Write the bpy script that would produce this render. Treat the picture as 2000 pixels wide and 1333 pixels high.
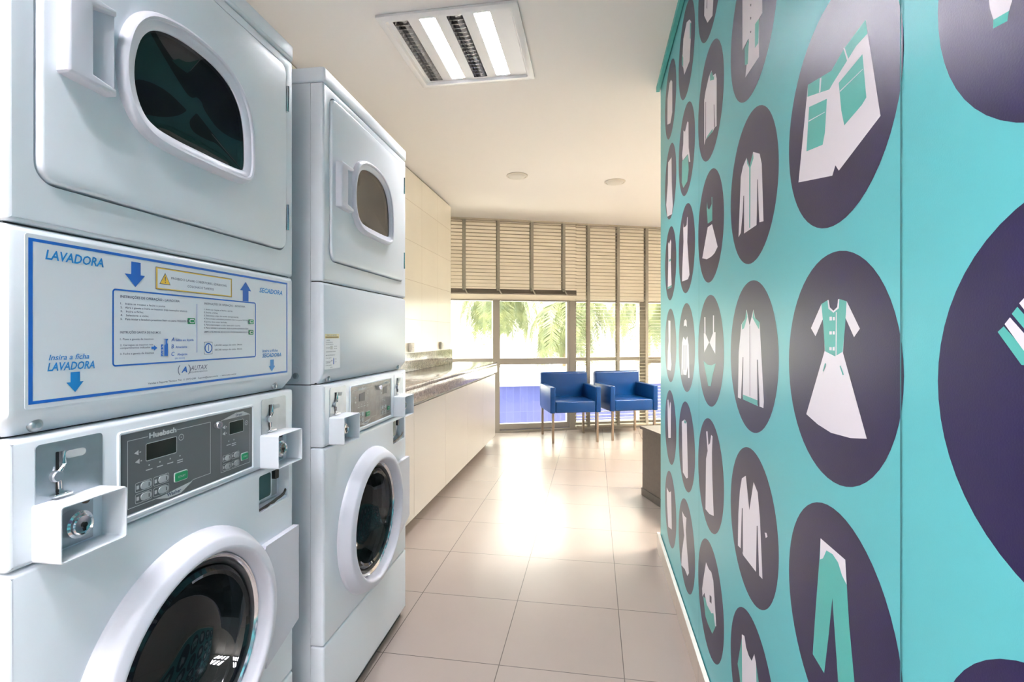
import bpy, bmesh, math, random
from mathutils import Vector, Matrix
from mathutils.geometry import tessellate_polygon

# ---------------------------------------------------------------- camera, world, exposure
for o in list(bpy.data.objects):
    bpy.data.objects.remove(o, do_unlink=True)
scene = bpy.context.scene
COL = scene.collection
PI = math.pi
random.seed(4)

cam_data = bpy.data.cameras.new('camera')
cam_data.sensor_width = 36.0
cam_data.lens = 973.6 / 2000 * 36.0
cam_data.shift_y = -11.5 / 2000
cam_data.clip_start = 0.02
cam_data.clip_end = 200
cam = bpy.data.objects.new('camera', cam_data)
cam.location = (0, 0, 1.2)
cam.rotation_euler = (PI / 2, 0, 0.1628)
COL.objects.link(cam)
scene.camera = cam

world = bpy.data.worlds.new('world')
scene.world = world
world.use_nodes = True
wn = world.node_tree
bg = wn.nodes['Background']
bg.inputs[0].default_value = (1.0, 0.95, 0.84, 1)
bg.inputs[1].default_value = 3.4

scene.view_settings.view_transform = 'Standard'
scene.view_settings.look = 'None'
scene.view_settings.gamma = 1
scene.view_settings.use_curve_mapping = False
scene.view_settings.exposure = 1.66
TUBE = 180.0          # strength of the lit fluorescent tubes
sun_data = bpy.data.lights.new('sun', 'SUN')
sun_data.energy = 7.0
sun_data.angle = 0.03
sun_data.color = (1.0, 0.93, 0.8)
sun = bpy.data.objects.new('sun', sun_data)
COL.objects.link(sun)
_saz = math.radians(20.7 - 12)                # travels almost along the glazed wall, a little inwards
sun.rotation_euler = Vector((math.cos(_saz) * math.cos(.85), math.sin(_saz) * math.cos(.85), -math.sin(.85))).to_track_quat('-Z', 'Y').to_euler()

# ---------------------------------------------------------------- materials
MATS = {}
def mat(name, col, rough=0.5, metal=0.0, spec=0.5, emit=None, bump=0.0, bump_scale=200, coat=0.0, noise=0.0, noise_scale=8):
    m = bpy.data.materials.new(name)
    m.use_nodes = True
    nt = m.node_tree
    b = nt.nodes['Principled BSDF']
    b.inputs['Base Color'].default_value = (*col, 1)
    b.inputs['Roughness'].default_value = rough
    b.inputs['Metallic'].default_value = metal
    b.inputs['Specular IOR Level'].default_value = spec
    b.inputs['Coat Weight'].default_value = coat
    if emit:
        b.inputs['Emission Color'].default_value = (*emit[0], 1)
        b.inputs['Emission Strength'].default_value = emit[1]
    if bump or noise:
        tc = nt.nodes.new('ShaderNodeTexCoord')
        n = nt.nodes.new('ShaderNodeTexNoise')
        n.inputs['Scale'].default_value = bump_scale if bump else noise_scale
        n.inputs['Detail'].default_value = 3
        nt.links.new(tc.outputs['Object'], n.inputs['Vector'])
        if bump:
            bp = nt.nodes.new('ShaderNodeBump')
            bp.inputs['Strength'].default_value = bump
            bp.inputs['Distance'].default_value = 0.001
            nt.links.new(n.outputs['Fac'], bp.inputs['Height'])
            nt.links.new(bp.outputs['Normal'], b.inputs['Normal'])
        if noise:
            r = nt.nodes.new('ShaderNodeValToRGB')
            r.color_ramp.elements[0].position = 0.3
            r.color_ramp.elements[1].position = 0.7
            r.color_ramp.elements[0].color = (*[max(0, c * (1 - noise)) for c in col], 1)
            r.color_ramp.elements[1].color = (*[min(1, c * (1 + noise)) for c in col], 1)
            nt.links.new(n.outputs['Fac'], r.inputs['Fac'])
            nt.links.new(r.outputs['Color'], b.inputs['Base Color'])
    MATS[name] = m
    return m

def brick_mat(name, axes, off, size, c1, c2, grout, gw, rough, spec=0.5, bump=0.3):
    """grid of square-set tiles; axes picks which object coordinates run along the tile rows"""
    m = mat(name, c1, rough, spec=spec)
    nt = m.node_tree
    b = nt.nodes['Principled BSDF']
    tc = nt.nodes.new('ShaderNodeTexCoord')
    sx = nt.nodes.new('ShaderNodeSeparateXYZ')
    cx = nt.nodes.new('ShaderNodeCombineXYZ')
    nt.links.new(tc.outputs['Object'], sx.inputs[0])
    for k, a in enumerate(axes):
        ad = nt.nodes.new('ShaderNodeMath')
        ad.operation = 'SUBTRACT'
        ad.inputs[1].default_value = off[k] - 50 * size[k]
        nt.links.new(sx.outputs[a], ad.inputs[0])
        nt.links.new(ad.outputs[0], cx.inputs[k])
    br = nt.nodes.new('ShaderNodeTexBrick')
    br.offset = 0.0
    br.squash = 1.0
    br.inputs['Scale'].default_value = 1.0
    br.inputs['Brick Width'].default_value = size[0]
    br.inputs['Row Height'].default_value = size[1]
    br.inputs['Mortar Size'].default_value = gw
    br.inputs['Mortar Smooth'].default_value = 0.1
    br.inputs['Bias'].default_value = 0.0
    br.inputs['Color1'].default_value = (*c1, 1)
    br.inputs['Color2'].default_value = (*c2, 1)
    br.inputs['Mortar'].default_value = (*grout, 1)
    nt.links.new(cx.outputs[0], br.inputs['Vector'])
    n = nt.nodes.new('ShaderNodeTexNoise')
    n.inputs['Scale'].default_value = 3.0
    n.inputs['Detail'].default_value = 6
    nt.links.new(tc.outputs['Object'], n.inputs['Vector'])
    mr = nt.nodes.new('ShaderNodeMapRange')
    mr.inputs[3].default_value = 0.93
    mr.inputs[4].default_value = 1.05
    nt.links.new(n.outputs['Fac'], mr.inputs[0])
    mx = nt.nodes.new('ShaderNodeVectorMath')
    mx.operation = 'SCALE'
    nt.links.new(br.outputs['Color'], mx.inputs[0])
    nt.links.new(mr.outputs[0], mx.inputs['Scale'])
    nt.links.new(mx.outputs[0], b.inputs['Base Color'])
    bp = nt.nodes.new('ShaderNodeBump')
    bp.invert = True
    bp.inputs['Strength'].default_value = bump
    bp.inputs['Distance'].default_value = 0.002
    nt.links.new(br.outputs['Fac'], bp.inputs['Height'])
    nt.links.new(bp.outputs['Normal'], b.inputs['Normal'])
    return m

def stone_mat(name):
    m = mat(name, (0.45, 0.38, 0.32), 0.13, spec=0.6)
    nt = m.node_tree
    b = nt.nodes['Principled BSDF']
    tc = nt.nodes.new('ShaderNodeTexCoord')
    cols = None
    prev = None
    for sc, lo, hi, c in ((26, 0.40, 0.62, (0.36, 0.30, 0.26)), (70, 0.50, 0.66, (0.13, 0.105, 0.10)), (150, 0.54, 0.66, (0.45, 0.41, 0.37))):
        n = nt.nodes.new('ShaderNodeTexNoise')
        n.inputs['Scale'].default_value = sc
        n.inputs['Detail'].default_value = 5
        nt.links.new(tc.outputs['Object'], n.inputs['Vector'])
        r = nt.nodes.new('ShaderNodeMapRange')
        r.inputs[1].default_value = lo
        r.inputs[2].default_value = hi
        nt.links.new(n.outputs['Fac'], r.inputs[0])
        mx = nt.nodes.new('ShaderNodeMix')
        mx.data_type = 'RGBA'
        nt.links.new(r.outputs[0], mx.inputs[0])
        if prev is None:
            mx.inputs[6].default_value = (0.24, 0.195, 0.17, 1)
        else:
            nt.links.new(prev, mx.inputs[6])
        mx.inputs[7].default_value = (*c, 1)
        prev = mx.outputs[2]
    nt.links.new(prev, b.inputs['Base Color'])
    return m

def glass_mat(name, tint, opaque=0.0, dark=(0.01, 0.015, 0.017), rough=0.0, ior=1.5):
    """thin pane: fresnel reflection over tinted transparency (partly backed by a dark coat)"""
    m = bpy.data.materials.new(name)
    m.use_nodes = True
    nt = m.node_tree
    nt.nodes.clear()
    out = nt.nodes.new('ShaderNodeOutputMaterial')
    tr = nt.nodes.new('ShaderNodeBsdfTransparent')
    tr.inputs[0].default_value = (*tint, 1)
    df = nt.nodes.new('ShaderNodeBsdfDiffuse')
    df.inputs[0].default_value = (*dark, 1)
    m1 = nt.nodes.new('ShaderNodeMixShader')
    m1.inputs[0].default_value = opaque
    nt.links.new(tr.outputs[0], m1.inputs[1])
    nt.links.new(df.outputs[0], m1.inputs[2])
    gl = nt.nodes.new('ShaderNodeBsdfGlossy')
    gl.inputs['Roughness'].default_value = rough
    f0 = ((ior - 1) / (ior + 1)) ** 2
    lw = nt.nodes.new('ShaderNodeLayerWeight')
    lw.inputs[0].default_value = 0.5
    pw = nt.nodes.new('ShaderNodeMath')
    pw.operation = 'POWER'
    pw.inputs[1].default_value = 5.0
    nt.links.new(lw.outputs['Facing'], pw.inputs[0])
    fr = nt.nodes.new('ShaderNodeMath')
    fr.operation = 'MULTIPLY_ADD'
    fr.inputs[1].default_value = 1 - f0
    fr.inputs[2].default_value = f0
    nt.links.new(pw.outputs[0], fr.inputs[0])
    m2 = nt.nodes.new('ShaderNodeMixShader')
    nt.links.new(fr.outputs[0], m2.inputs[0])
    nt.links.new(m1.outputs[0], m2.inputs[1])
    nt.links.new(gl.outputs[0], m2.inputs[2])
    nt.links.new(m2.outputs[0], out.inputs[0])
    MATS[name] = m
    return m

def leaf_mat(name, c1, c2):
    m = mat(name, c1, 0.5, noise=0.0)
    nt = m.node_tree
    b = nt.nodes['Principled BSDF']
    tc = nt.nodes.new('ShaderNodeTexCoord')
    n = nt.nodes.new('ShaderNodeTexNoise')
    n.inputs['Scale'].default_value = 4
    r = nt.nodes.new('ShaderNodeValToRGB')
    r.color_ramp.elements[0].position = 0.35
    r.color_ramp.elements[1].position = 0.65
    r.color_ramp.elements[0].color = (*c1, 1)
    r.color_ramp.elements[1].color = (*c2, 1)
    nt.links.new(tc.outputs['Object'], n.inputs['Vector'])
    nt.links.new(n.outputs['Fac'], r.inputs['Fac'])
    nt.links.new(r.outputs['Color'], b.inputs['Base Color'])
    tl = nt.nodes.new('ShaderNodeBsdfTranslucent')
    nt.links.new(r.outputs['Color'], tl.inputs[0])
    mx = nt.nodes.new('ShaderNodeMixShader')
    mx.inputs[0].default_value = 0.5
    out = nt.nodes['Material Output']
    nt.links.new(b.outputs[0], mx.inputs[1])
    nt.links.new(tl.outputs[0], mx.inputs[2])
    nt.links.new(mx.outputs[0], out.inputs[0])
    return m

enamel = mat('enamel', (0.78, 0.82, 0.88), 0.32, bump=0.06, bump_scale=900)
plastic = mat('white_plastic', (0.68, 0.68, 0.76), 0.38)
seam = mat('seam_dark', (0.03, 0.035, 0.04), 0.6)
gasket = mat('gasket', (0.05, 0.05, 0.055), 0.5)
chrome = mat('chrome', (0.8, 0.8, 0.82), 0.12, 1.0)
steel = mat('brushed_steel', (0.42, 0.46, 0.50), 0.34, 0.85, noise=0.08, noise_scale=30)
drum_steel = mat('drum_steel', (0.30, 0.31, 0.32), 0.35, 0.8)
black = mat('black_slot', (0.01, 0.01, 0.012), 0.3)
panel_grey = mat('panel_grey', (0.11, 0.12, 0.13), 0.35)
worn_face = mat('worn_panel', (0.20, 0.19, 0.175), 0.3, 0.4, noise=0.25, noise_scale=40)
print_light = mat('print_light', (0.55, 0.57, 0.58), 0.5)
print_button = mat('button_grey', (0.40, 0.43, 0.45), 0.4)
green = mat('start_green', (0.0, 0.27, 0.10), 0.4)
lcd = mat('lcd', (0.012, 0.015, 0.009), 0.15)
sticker_white = mat('sticker_white', (0.76, 0.79, 0.85), 0.4)
blue_print = mat('blue_print', (0.0, 0.12, 0.52), 0.45)
blue_light = mat('blue_print_light', (0.0, 0.22, 0.60), 0.45)
text_dark = mat('text_dark', (0.07, 0.09, 0.16), 0.5)
yellow = mat('warning_yellow', (0.85, 0.55, 0.05), 0.45)
yellow_pale = mat('warning_pale', (0.80, 0.72, 0.42), 0.45)
ochre = mat('ochre_print', (0.45, 0.30, 0.08), 0.5)
rust = mat('rust', (0.12, 0.07, 0.045), 0.8)
tealglass = mat('dispenser_window', (0.05, 0.12, 0.13), 0.15)
door_glass = glass_mat('door_glass', (0.18, 0.26, 0.26), 0.75, ior=1.75)
bowl_glass = glass_mat('bowl_glass', (0.30, 0.34, 0.35), 0.88, ior=1.5)
pane_glass = glass_mat('pane_glass', (0.93, 0.96, 0.95), 0.0, ior=1.45)

wall_white = mat('wall_white', (0.74, 0.70, 0.63), 0.7, bump=0.05, bump_scale=300)
ceiling_white = mat('ceiling_white', (0.78, 0.76, 0.75), 0.75)
header_cream = mat('header_cream', (0.87, 0.83, 0.74), 0.6)
teal = mat('mural_teal', (0.092, 0.40, 0.438), 0.36, spec=.22, bump=0.12, bump_scale=450)
navy = mat('mural_navy', (0.014, 0.010, 0.046), 0.36, spec=.21, bump=0.12, bump_scale=450)
mwhite = mat('mural_white', (0.64, 0.61, 0.68), 0.38, bump=0.12, bump_scale=450)
mint = mat('mural_mint', (0.07, 0.36, 0.33), 0.38, spec=.22, bump=0.12, bump_scale=450)
joint = mat('mural_joint', (0.02, 0.15, 0.17), 0.7)
trim_teal = mat('trim_teal', (0.05, 0.36, 0.34), 0.5)
base_top = mat('baseboard_white', (0.80, 0.76, 0.70), 0.5)
FT = 0.4457
floor_tile = brick_mat('floor_tile', (0, 1), (-0.786, 1.780), (FT, FT), (0.31, 0.262, 0.24), (0.298, 0.25, 0.228), (0.10, 0.085, 0.075), 0.0017, 0.25, spec=0.75, bump=0.05)
base_tile = brick_mat('baseboard_tile', (1, 2), (1.780, -1.0), (FT, 3.0), (0.50, 0.42, 0.36), (0.48, 0.41, 0.35), (0.17, 0.14, 0.12), 0.0016, 0.3)
wall_tile = brick_mat('wall_tile', (1, 2), (4.275, 1.333), (0.4555, 0.33), (0.79, 0.75, 0.66), (0.78, 0.74, 0.65), (0.56, 0.50, 0.41), 0.0018, 0.22)
stone = stone_mat('granite')
laminate = mat('white_laminate', (0.49, 0.46, 0.43), 0.35)
gap_shade = mat('painted_shadow_gap', (0.25, 0.22, 0.18), 0.6)  # dark tone for recessed gaps: their shade put into the colour
dark_lam = mat('dark_laminate', (0.085, 0.07, 0.06), 0.35, noise=0.12, noise_scale=40)
alu = mat('bronze_aluminium', (0.36, 0.335, 0.30), 0.45, 0.1)
slat_m = mat('blind_slat', (0.50, 0.45, 0.36), 0.45)
tape_m = mat('blind_tape', (0.32, 0.30, 0.25), 0.8)
rail_m = mat('blind_rail', (0.20, 0.17, 0.14), 0.55)
vinyl = mat('blue_vinyl', (0.0, 0.038, 0.165), 0.32, spec=.35, bump=0.25, bump_scale=350)
leg_metal = mat('leg_metal', (0.36, 0.29, 0.23), 0.3, 0.9)
fix_white = mat('fixture_white', (0.78, 0.78, 0.80), 0.25)
louvre_m = mat('louvre_aluminium', (0.75, 0.75, 0.76), 0.12, 1.0)
tube_on = mat('tube_lit', (1, 1, 1), 0.5, emit=((0.98, 0.96, 1.0), TUBE))
fill_tube_warm = mat('fill_tube_warm', (1, 1, 1), 0.5, emit=((1.0, 0.90, 0.74), TUBE * 1.8))  # glow of the unseen fill fittings added over the far room
fill_tube_bright = mat('fill_tube_bright', (1, 1, 1), 0.5, emit=((0.97, 0.96, 1.0), TUBE * 1.2))  # glow of the unseen fill fittings added behind the camera
tube_off = mat('tube_off', (0.75, 0.75, 0.75), 0.3)
frost = mat('frosted_diffuser', (0.60, 0.58, 0.54), 0.4)
rim_m = mat('downlight_rim', (0.62, 0.58, 0.52), 0.35)
socket_m = mat('socket_cream', (0.85, 0.82, 0.74), 0.4)
paving = mat('pale_paving', (0.72, 0.70, 0.66), 0.8, noise=0.06)
render_white = mat('white_render', (0.80, 0.79, 0.77), 0.8)
pool_blue = brick_mat('blue_tiles', (0, 2), (0, 0), (.11, .5), (0.05, 0.062, 0.235), (0.062, 0.075, 0.26), (0.08, 0.095, 0.28), 0.004, 0.4)
def opal(m, k):
    nt = m.node_tree
    tl = nt.nodes.new('ShaderNodeBsdfTranslucent')
    tl.inputs[0].default_value = (k, k * .93, k * .84, 1)
    ad = nt.nodes.new('ShaderNodeAddShader')
    nt.links.new(nt.nodes['Principled BSDF'].outputs[0], ad.inputs[0])
    nt.links.new(tl.outputs[0], ad.inputs[1])
    nt.links.new(ad.outputs[0], nt.nodes['Material Output'].inputs[0])
header_cream.node_tree.nodes['Principled BSDF'].inputs['Base Color'].default_value = (0.6, 0.57, 0.5, 1)
opal(header_cream, 0.17)
frond_m = leaf_mat('palm_leaf', (0.13, 0.16, 0.085), (0.24, 0.26, 0.12))
trunk_m = mat('palm_trunk', (0.28, 0.21, 0.14), 0.9, noise=0.3, noise_scale=20)

# ---------------------------------------------------------------- mesh helpers
class MB:
    """collects faces and links them as ONE mesh object"""
    def __init__(self):
        self.v, self.f, self.mi, self.ms = [], [], [], []
    def m(self, material):
        if material not in self.ms:
            self.ms.append(material)
        return self.ms.index(material)
    def add(self, vs, fs, material):
        k = len(self.v)
        i = self.m(material)
        self.v += [tuple(v) for v in vs]
        for f in fs:
            self.f.append(tuple(k + a for a in f))
            self.mi.append(i)
        return self
    def box(self, x0, x1, y0, y1, z0, z1, material, M=None, bev=0.0):
        bm = bmesh.new()
        bmesh.ops.create_cube(bm, size=1)
        for v in bm.verts:
            v.co = Vector(((v.co.x + .5) * (x1 - x0) + x0, (v.co.y + .5) * (y1 - y0) + y0, (v.co.z + .5) * (z1 - z0) + z0))
        if bev:
            bmesh.ops.bevel(bm, geom=list(bm.edges), offset=bev, segments=3, profile=0.5, affect='EDGES', clamp_overlap=True)
        self.bm(bm, material, M)
        return self
    def bm(self, bm, material, M=None):
        bm.verts.index_update()
        vs = [(M @ v.co) if M else v.co.copy() for v in bm.verts]
        self.add(vs, [[v.index for v in f.verts] for f in bm.faces], material)
        bm.free()
    def lathe(self, prof, P, material, n=48, close=False):
        """prof: list of (r, h); P(x, y, h) maps to 3-D"""
        vs, fs = [], []
        for r, h in prof:
            for k in range(n):
                a = 2 * PI * k / n
                vs.append(P(r * math.cos(a), r * math.sin(a), h))
        for i in range(len(prof) - 1):
            for k in range(n):
                a, b = i * n + k, i * n + (k + 1) % n
                fs.append((a, b, b + n, a + n))
        if prof[-1][0] < 1e-6 or close:
            fs.append(tuple((len(prof) - 1) * n + k for k in range(n)))
        self.add(vs, fs, material)
        return self
    def rings(self, loops, material, cap0=False, cap1=True):
        n = len(loops[0])
        vs = [p for l in loops for p in l]
        fs = []
        for i in range(len(loops) - 1):
            for k in range(n):
                a, b = i * n + k, i * n + (k + 1) % n
                fs.append((a, b, b + n, a + n))
        if cap0: fs.append(tuple(reversed(range(n))))
        if cap1: fs.append(tuple((len(loops) - 1) * n + k for k in range(n)))
        self.add(vs, fs, material)
        return self
    def tube(self, pts, r, material, n=8, r_end=None):
        pts = [Vector(p) for p in pts]
        loops = []
        for i, p in enumerate(pts):
            d = (pts[min(i + 1, len(pts) - 1)] - pts[max(i - 1, 0)]).normalized()
            u = d.cross(Vector((0, 0, 1)))
            if u.length < 1e-3: u = d.cross(Vector((1, 0, 0)))
            u.normalize()
            w = d.cross(u)
            rr = r if r_end is None else r + (r_end - r) * i / (len(pts) - 1)
            loops.append([p + u * rr * math.cos(2 * PI * k / n) + w * rr * math.sin(2 * PI * k / n) for k in range(n)])
        return self.rings(loops, material, True, True)
    def poly(self, pts2, P, d, material):
        """flat filled polygon (may be concave)"""
        tri = tessellate_polygon([[Vector((x, y, 0)) for x, y in pts2]])
        self.add([P(x, y, d) for x, y in pts2], tri, material)
        return self
    def plate(self, pts2, P, d0, d1, material):
        """thin polygon plate with side walls"""
        tri = tessellate_polygon([[Vector((x, y, 0)) for x, y in pts2]])
        n = len(pts2)
        self.add([P(x, y, d1) for x, y in pts2] + [P(x, y, d0) for x, y in pts2],
                 [tuple(t) for t in tri] + [(k, (k + 1) % n, n + (k + 1) % n, n + k) for k in range(n)], material)
        return self
    def holed(self, outer, holes, P, d, material):
        loops = [[Vector((x, y, 0)) for x, y in l] for l in [outer] + holes]
        tri = tessellate_polygon(loops)
        flat = [P(v.x, v.y, d) for l in loops for v in l]
        self.add(flat, tri, material)
        return self
    def panel(self, outer, P, d_front, d_back, material, bev=0.008, holes=(), hole_d=None, hole_mat=None):
        """sheet-metal panel: rounded rim, optional holes with inner walls"""
        rs = []
        for k in range(4):
            a = k / 3 * PI / 2
            l = inset(outer, bev * (1 - math.cos(a)))
            rs.append([P(x, y, d_front - bev * (1 - math.sin(a))) for x, y in l])
        self.rings([[P(x, y, d_back) for x, y in outer]] + rs, material, False, False)
        front = inset(outer, bev)
        self.holed(front, [list(h) for h in holes], P, d_front, material)
        for h in holes:
            self.rings([[P(x, y, d_front) for x, y in h], [P(x, y, hole_d if hole_d is not None else d_back) for x, y in h]], hole_mat or material, False, False)
        return self
    def text(self, s, P, x, y, d, size, material, shear=0.0, bold=0.0, width=None, align='LEFT'):
        vs, fs = text_mesh(s, shear, bold)
        if not vs: return self
        x0 = min(v[0] for v in vs); x1 = max(v[0] for v in vs)
        k = size / 0.72                       # size = height of a capital letter
        kx = k if width is None else width / (x1 - x0)
        ox = {'LEFT': -x0, 'CENTER': -(x0 + x1) / 2, 'RIGHT': -x1}[align]
        self.add([P(x + (vx + ox) * kx, y + vy * k, d) for vx, vy in vs], fs, material)
        return self
    def build(self, name, parent=None, smooth=35, label=None):
        me = bpy.data.meshes.new(name)
        me.from_pydata(self.v, [], self.f)
        for m_ in self.ms: me.materials.append(m_)
        me.polygons.foreach_set('material_index', self.mi)
        bm = bmesh.new()
        bm.from_mesh(me)
        bmesh.ops.remove_doubles(bm, verts=bm.verts, dist=1e-6)
        bmesh.ops.recalc_face_normals(bm, faces=bm.faces)
        bm.to_mesh(me)
        bm.free()
        if smooth:
            me.polygons.foreach_set('use_smooth', [True] * len(me.polygons))
            me.set_sharp_from_angle(angle=math.radians(smooth))
        o = bpy.data.objects.new(name, me)
        COL.objects.link(o)
        if parent: o.parent = parent
        if label: o['label'] = label
        return o

TXT = {}
def text_mesh(s, shear, bold):
    key = (s, shear, bold)
    if key not in TXT:
        c = bpy.data.curves.new('lettering', 'FONT')
        c.body = s
        c.size = 1
        c.shear = shear
        c.offset = bold
        c.resolution_u = 2
        c.fill_mode = 'FRONT'
        o = bpy.data.objects.new('lettering', c)
        me = o.to_mesh()
        TXT[key] = ([(v.co.x, v.co.y) for v in me.vertices], [tuple(p.vertices) for p in me.polygons])
        o.to_mesh_clear()
        bpy.data.objects.remove(o)
        bpy.data.curves.remove(c)
    return TXT[key]

def inset(loop, t):
    """offset a closed 2-D loop inwards by t"""
    if abs(t) < 1e-9: return list(loop)
    n = len(loop)
    area = sum(loop[i][0] * loop[(i + 1) % n][1] - loop[(i + 1) % n][0] * loop[i][1] for i in range(n))
    sg = 1 if area > 0 else -1
    out = []
    for i in range(n):
        p, a, b = loop[i], loop[i - 1], loop[(i + 1) % n]
        d1 = Vector((p[0] - a[0], p[1] - a[1])); d2 = Vector((b[0] - p[0], b[1] - p[1]))
        d1.normalize(); d2.normalize()
        n1 = Vector((-d1.y, d1.x)) * sg; n2 = Vector((-d2.y, d2.x)) * sg
        m_ = n1 + n2
        m_.normalize()
        c = max(0.4, m_.dot(n1))
        out.append((p[0] + m_.x * t / c, p[1] + m_.y * t / c))
    return out

def rrect(x0, x1, y0, y1, r, n=5):
    pts = []
    for cx, cy, a0 in ((x1 - r, y0 + r, -PI / 2), (x1 - r, y1 - r, 0), (x0 + r, y1 - r, PI / 2), (x0 + r, y0 + r, PI)):
        for k in range(n + 1):
            a = a0 + PI / 2 * k / n
            pts.append((cx + r * math.cos(a), cy + r * math.sin(a)))
    return pts

def circle(cx, cy, r, n=64):
    return [(cx + r * math.cos(2 * PI * k / n), cy + r * math.sin(2 * PI * k / n)) for k in range(n)]

def spline(pts, m_=4):
    out = []
    n = len(pts)
    for i in range(n):
        p0, p1, p2, p3 = pts[i - 1], pts[i], pts[(i + 1) % n], pts[(i + 2) % n]
        for k in range(m_):
            t = k / m_
            out.append(tuple(0.5 * (2 * p1[j] + (p2[j] - p0[j]) * t + (2 * p0[j] - 5 * p1[j] + 4 * p2[j] - p3[j]) * t * t + (3 * p1[j] - p0[j] - 3 * p2[j] + p3[j]) * t ** 3) for j in (0, 1)))
    return out

def thing(name, label, category, loc=(0, 0, 0), rotz=0.0, group=None):
    o = bpy.data.objects.new(name, None)
    o.empty_display_size = 0.1
    COL.objects.link(o)
    o.location = loc
    o.rotation_euler = (0, 0, rotz)
    return tag(o, label, category, group)

def tag(o, label, category, group=None):
    o['label'] = label
    o['category'] = category
    if group: o['group'] = group
    return o

def struct(o, label=None):
    o['kind'] = 'structure'
    if label: o['label'] = label
    return o

def dup(root, loc, rotz, label, group=None):
    r = root.copy()
    COL.objects.link(r)
    r.location = loc
    r.rotation_euler = (0, 0, rotz)
    r['label'] = label
    if group: r['group'] = group
    for ch in list(root.children):
        c = ch.copy()
        COL.objects.link(c)
        c.parent = r
        for g in list(ch.children):
            d = g.copy()
            COL.objects.link(d)
            d.parent = c
    return r

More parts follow.
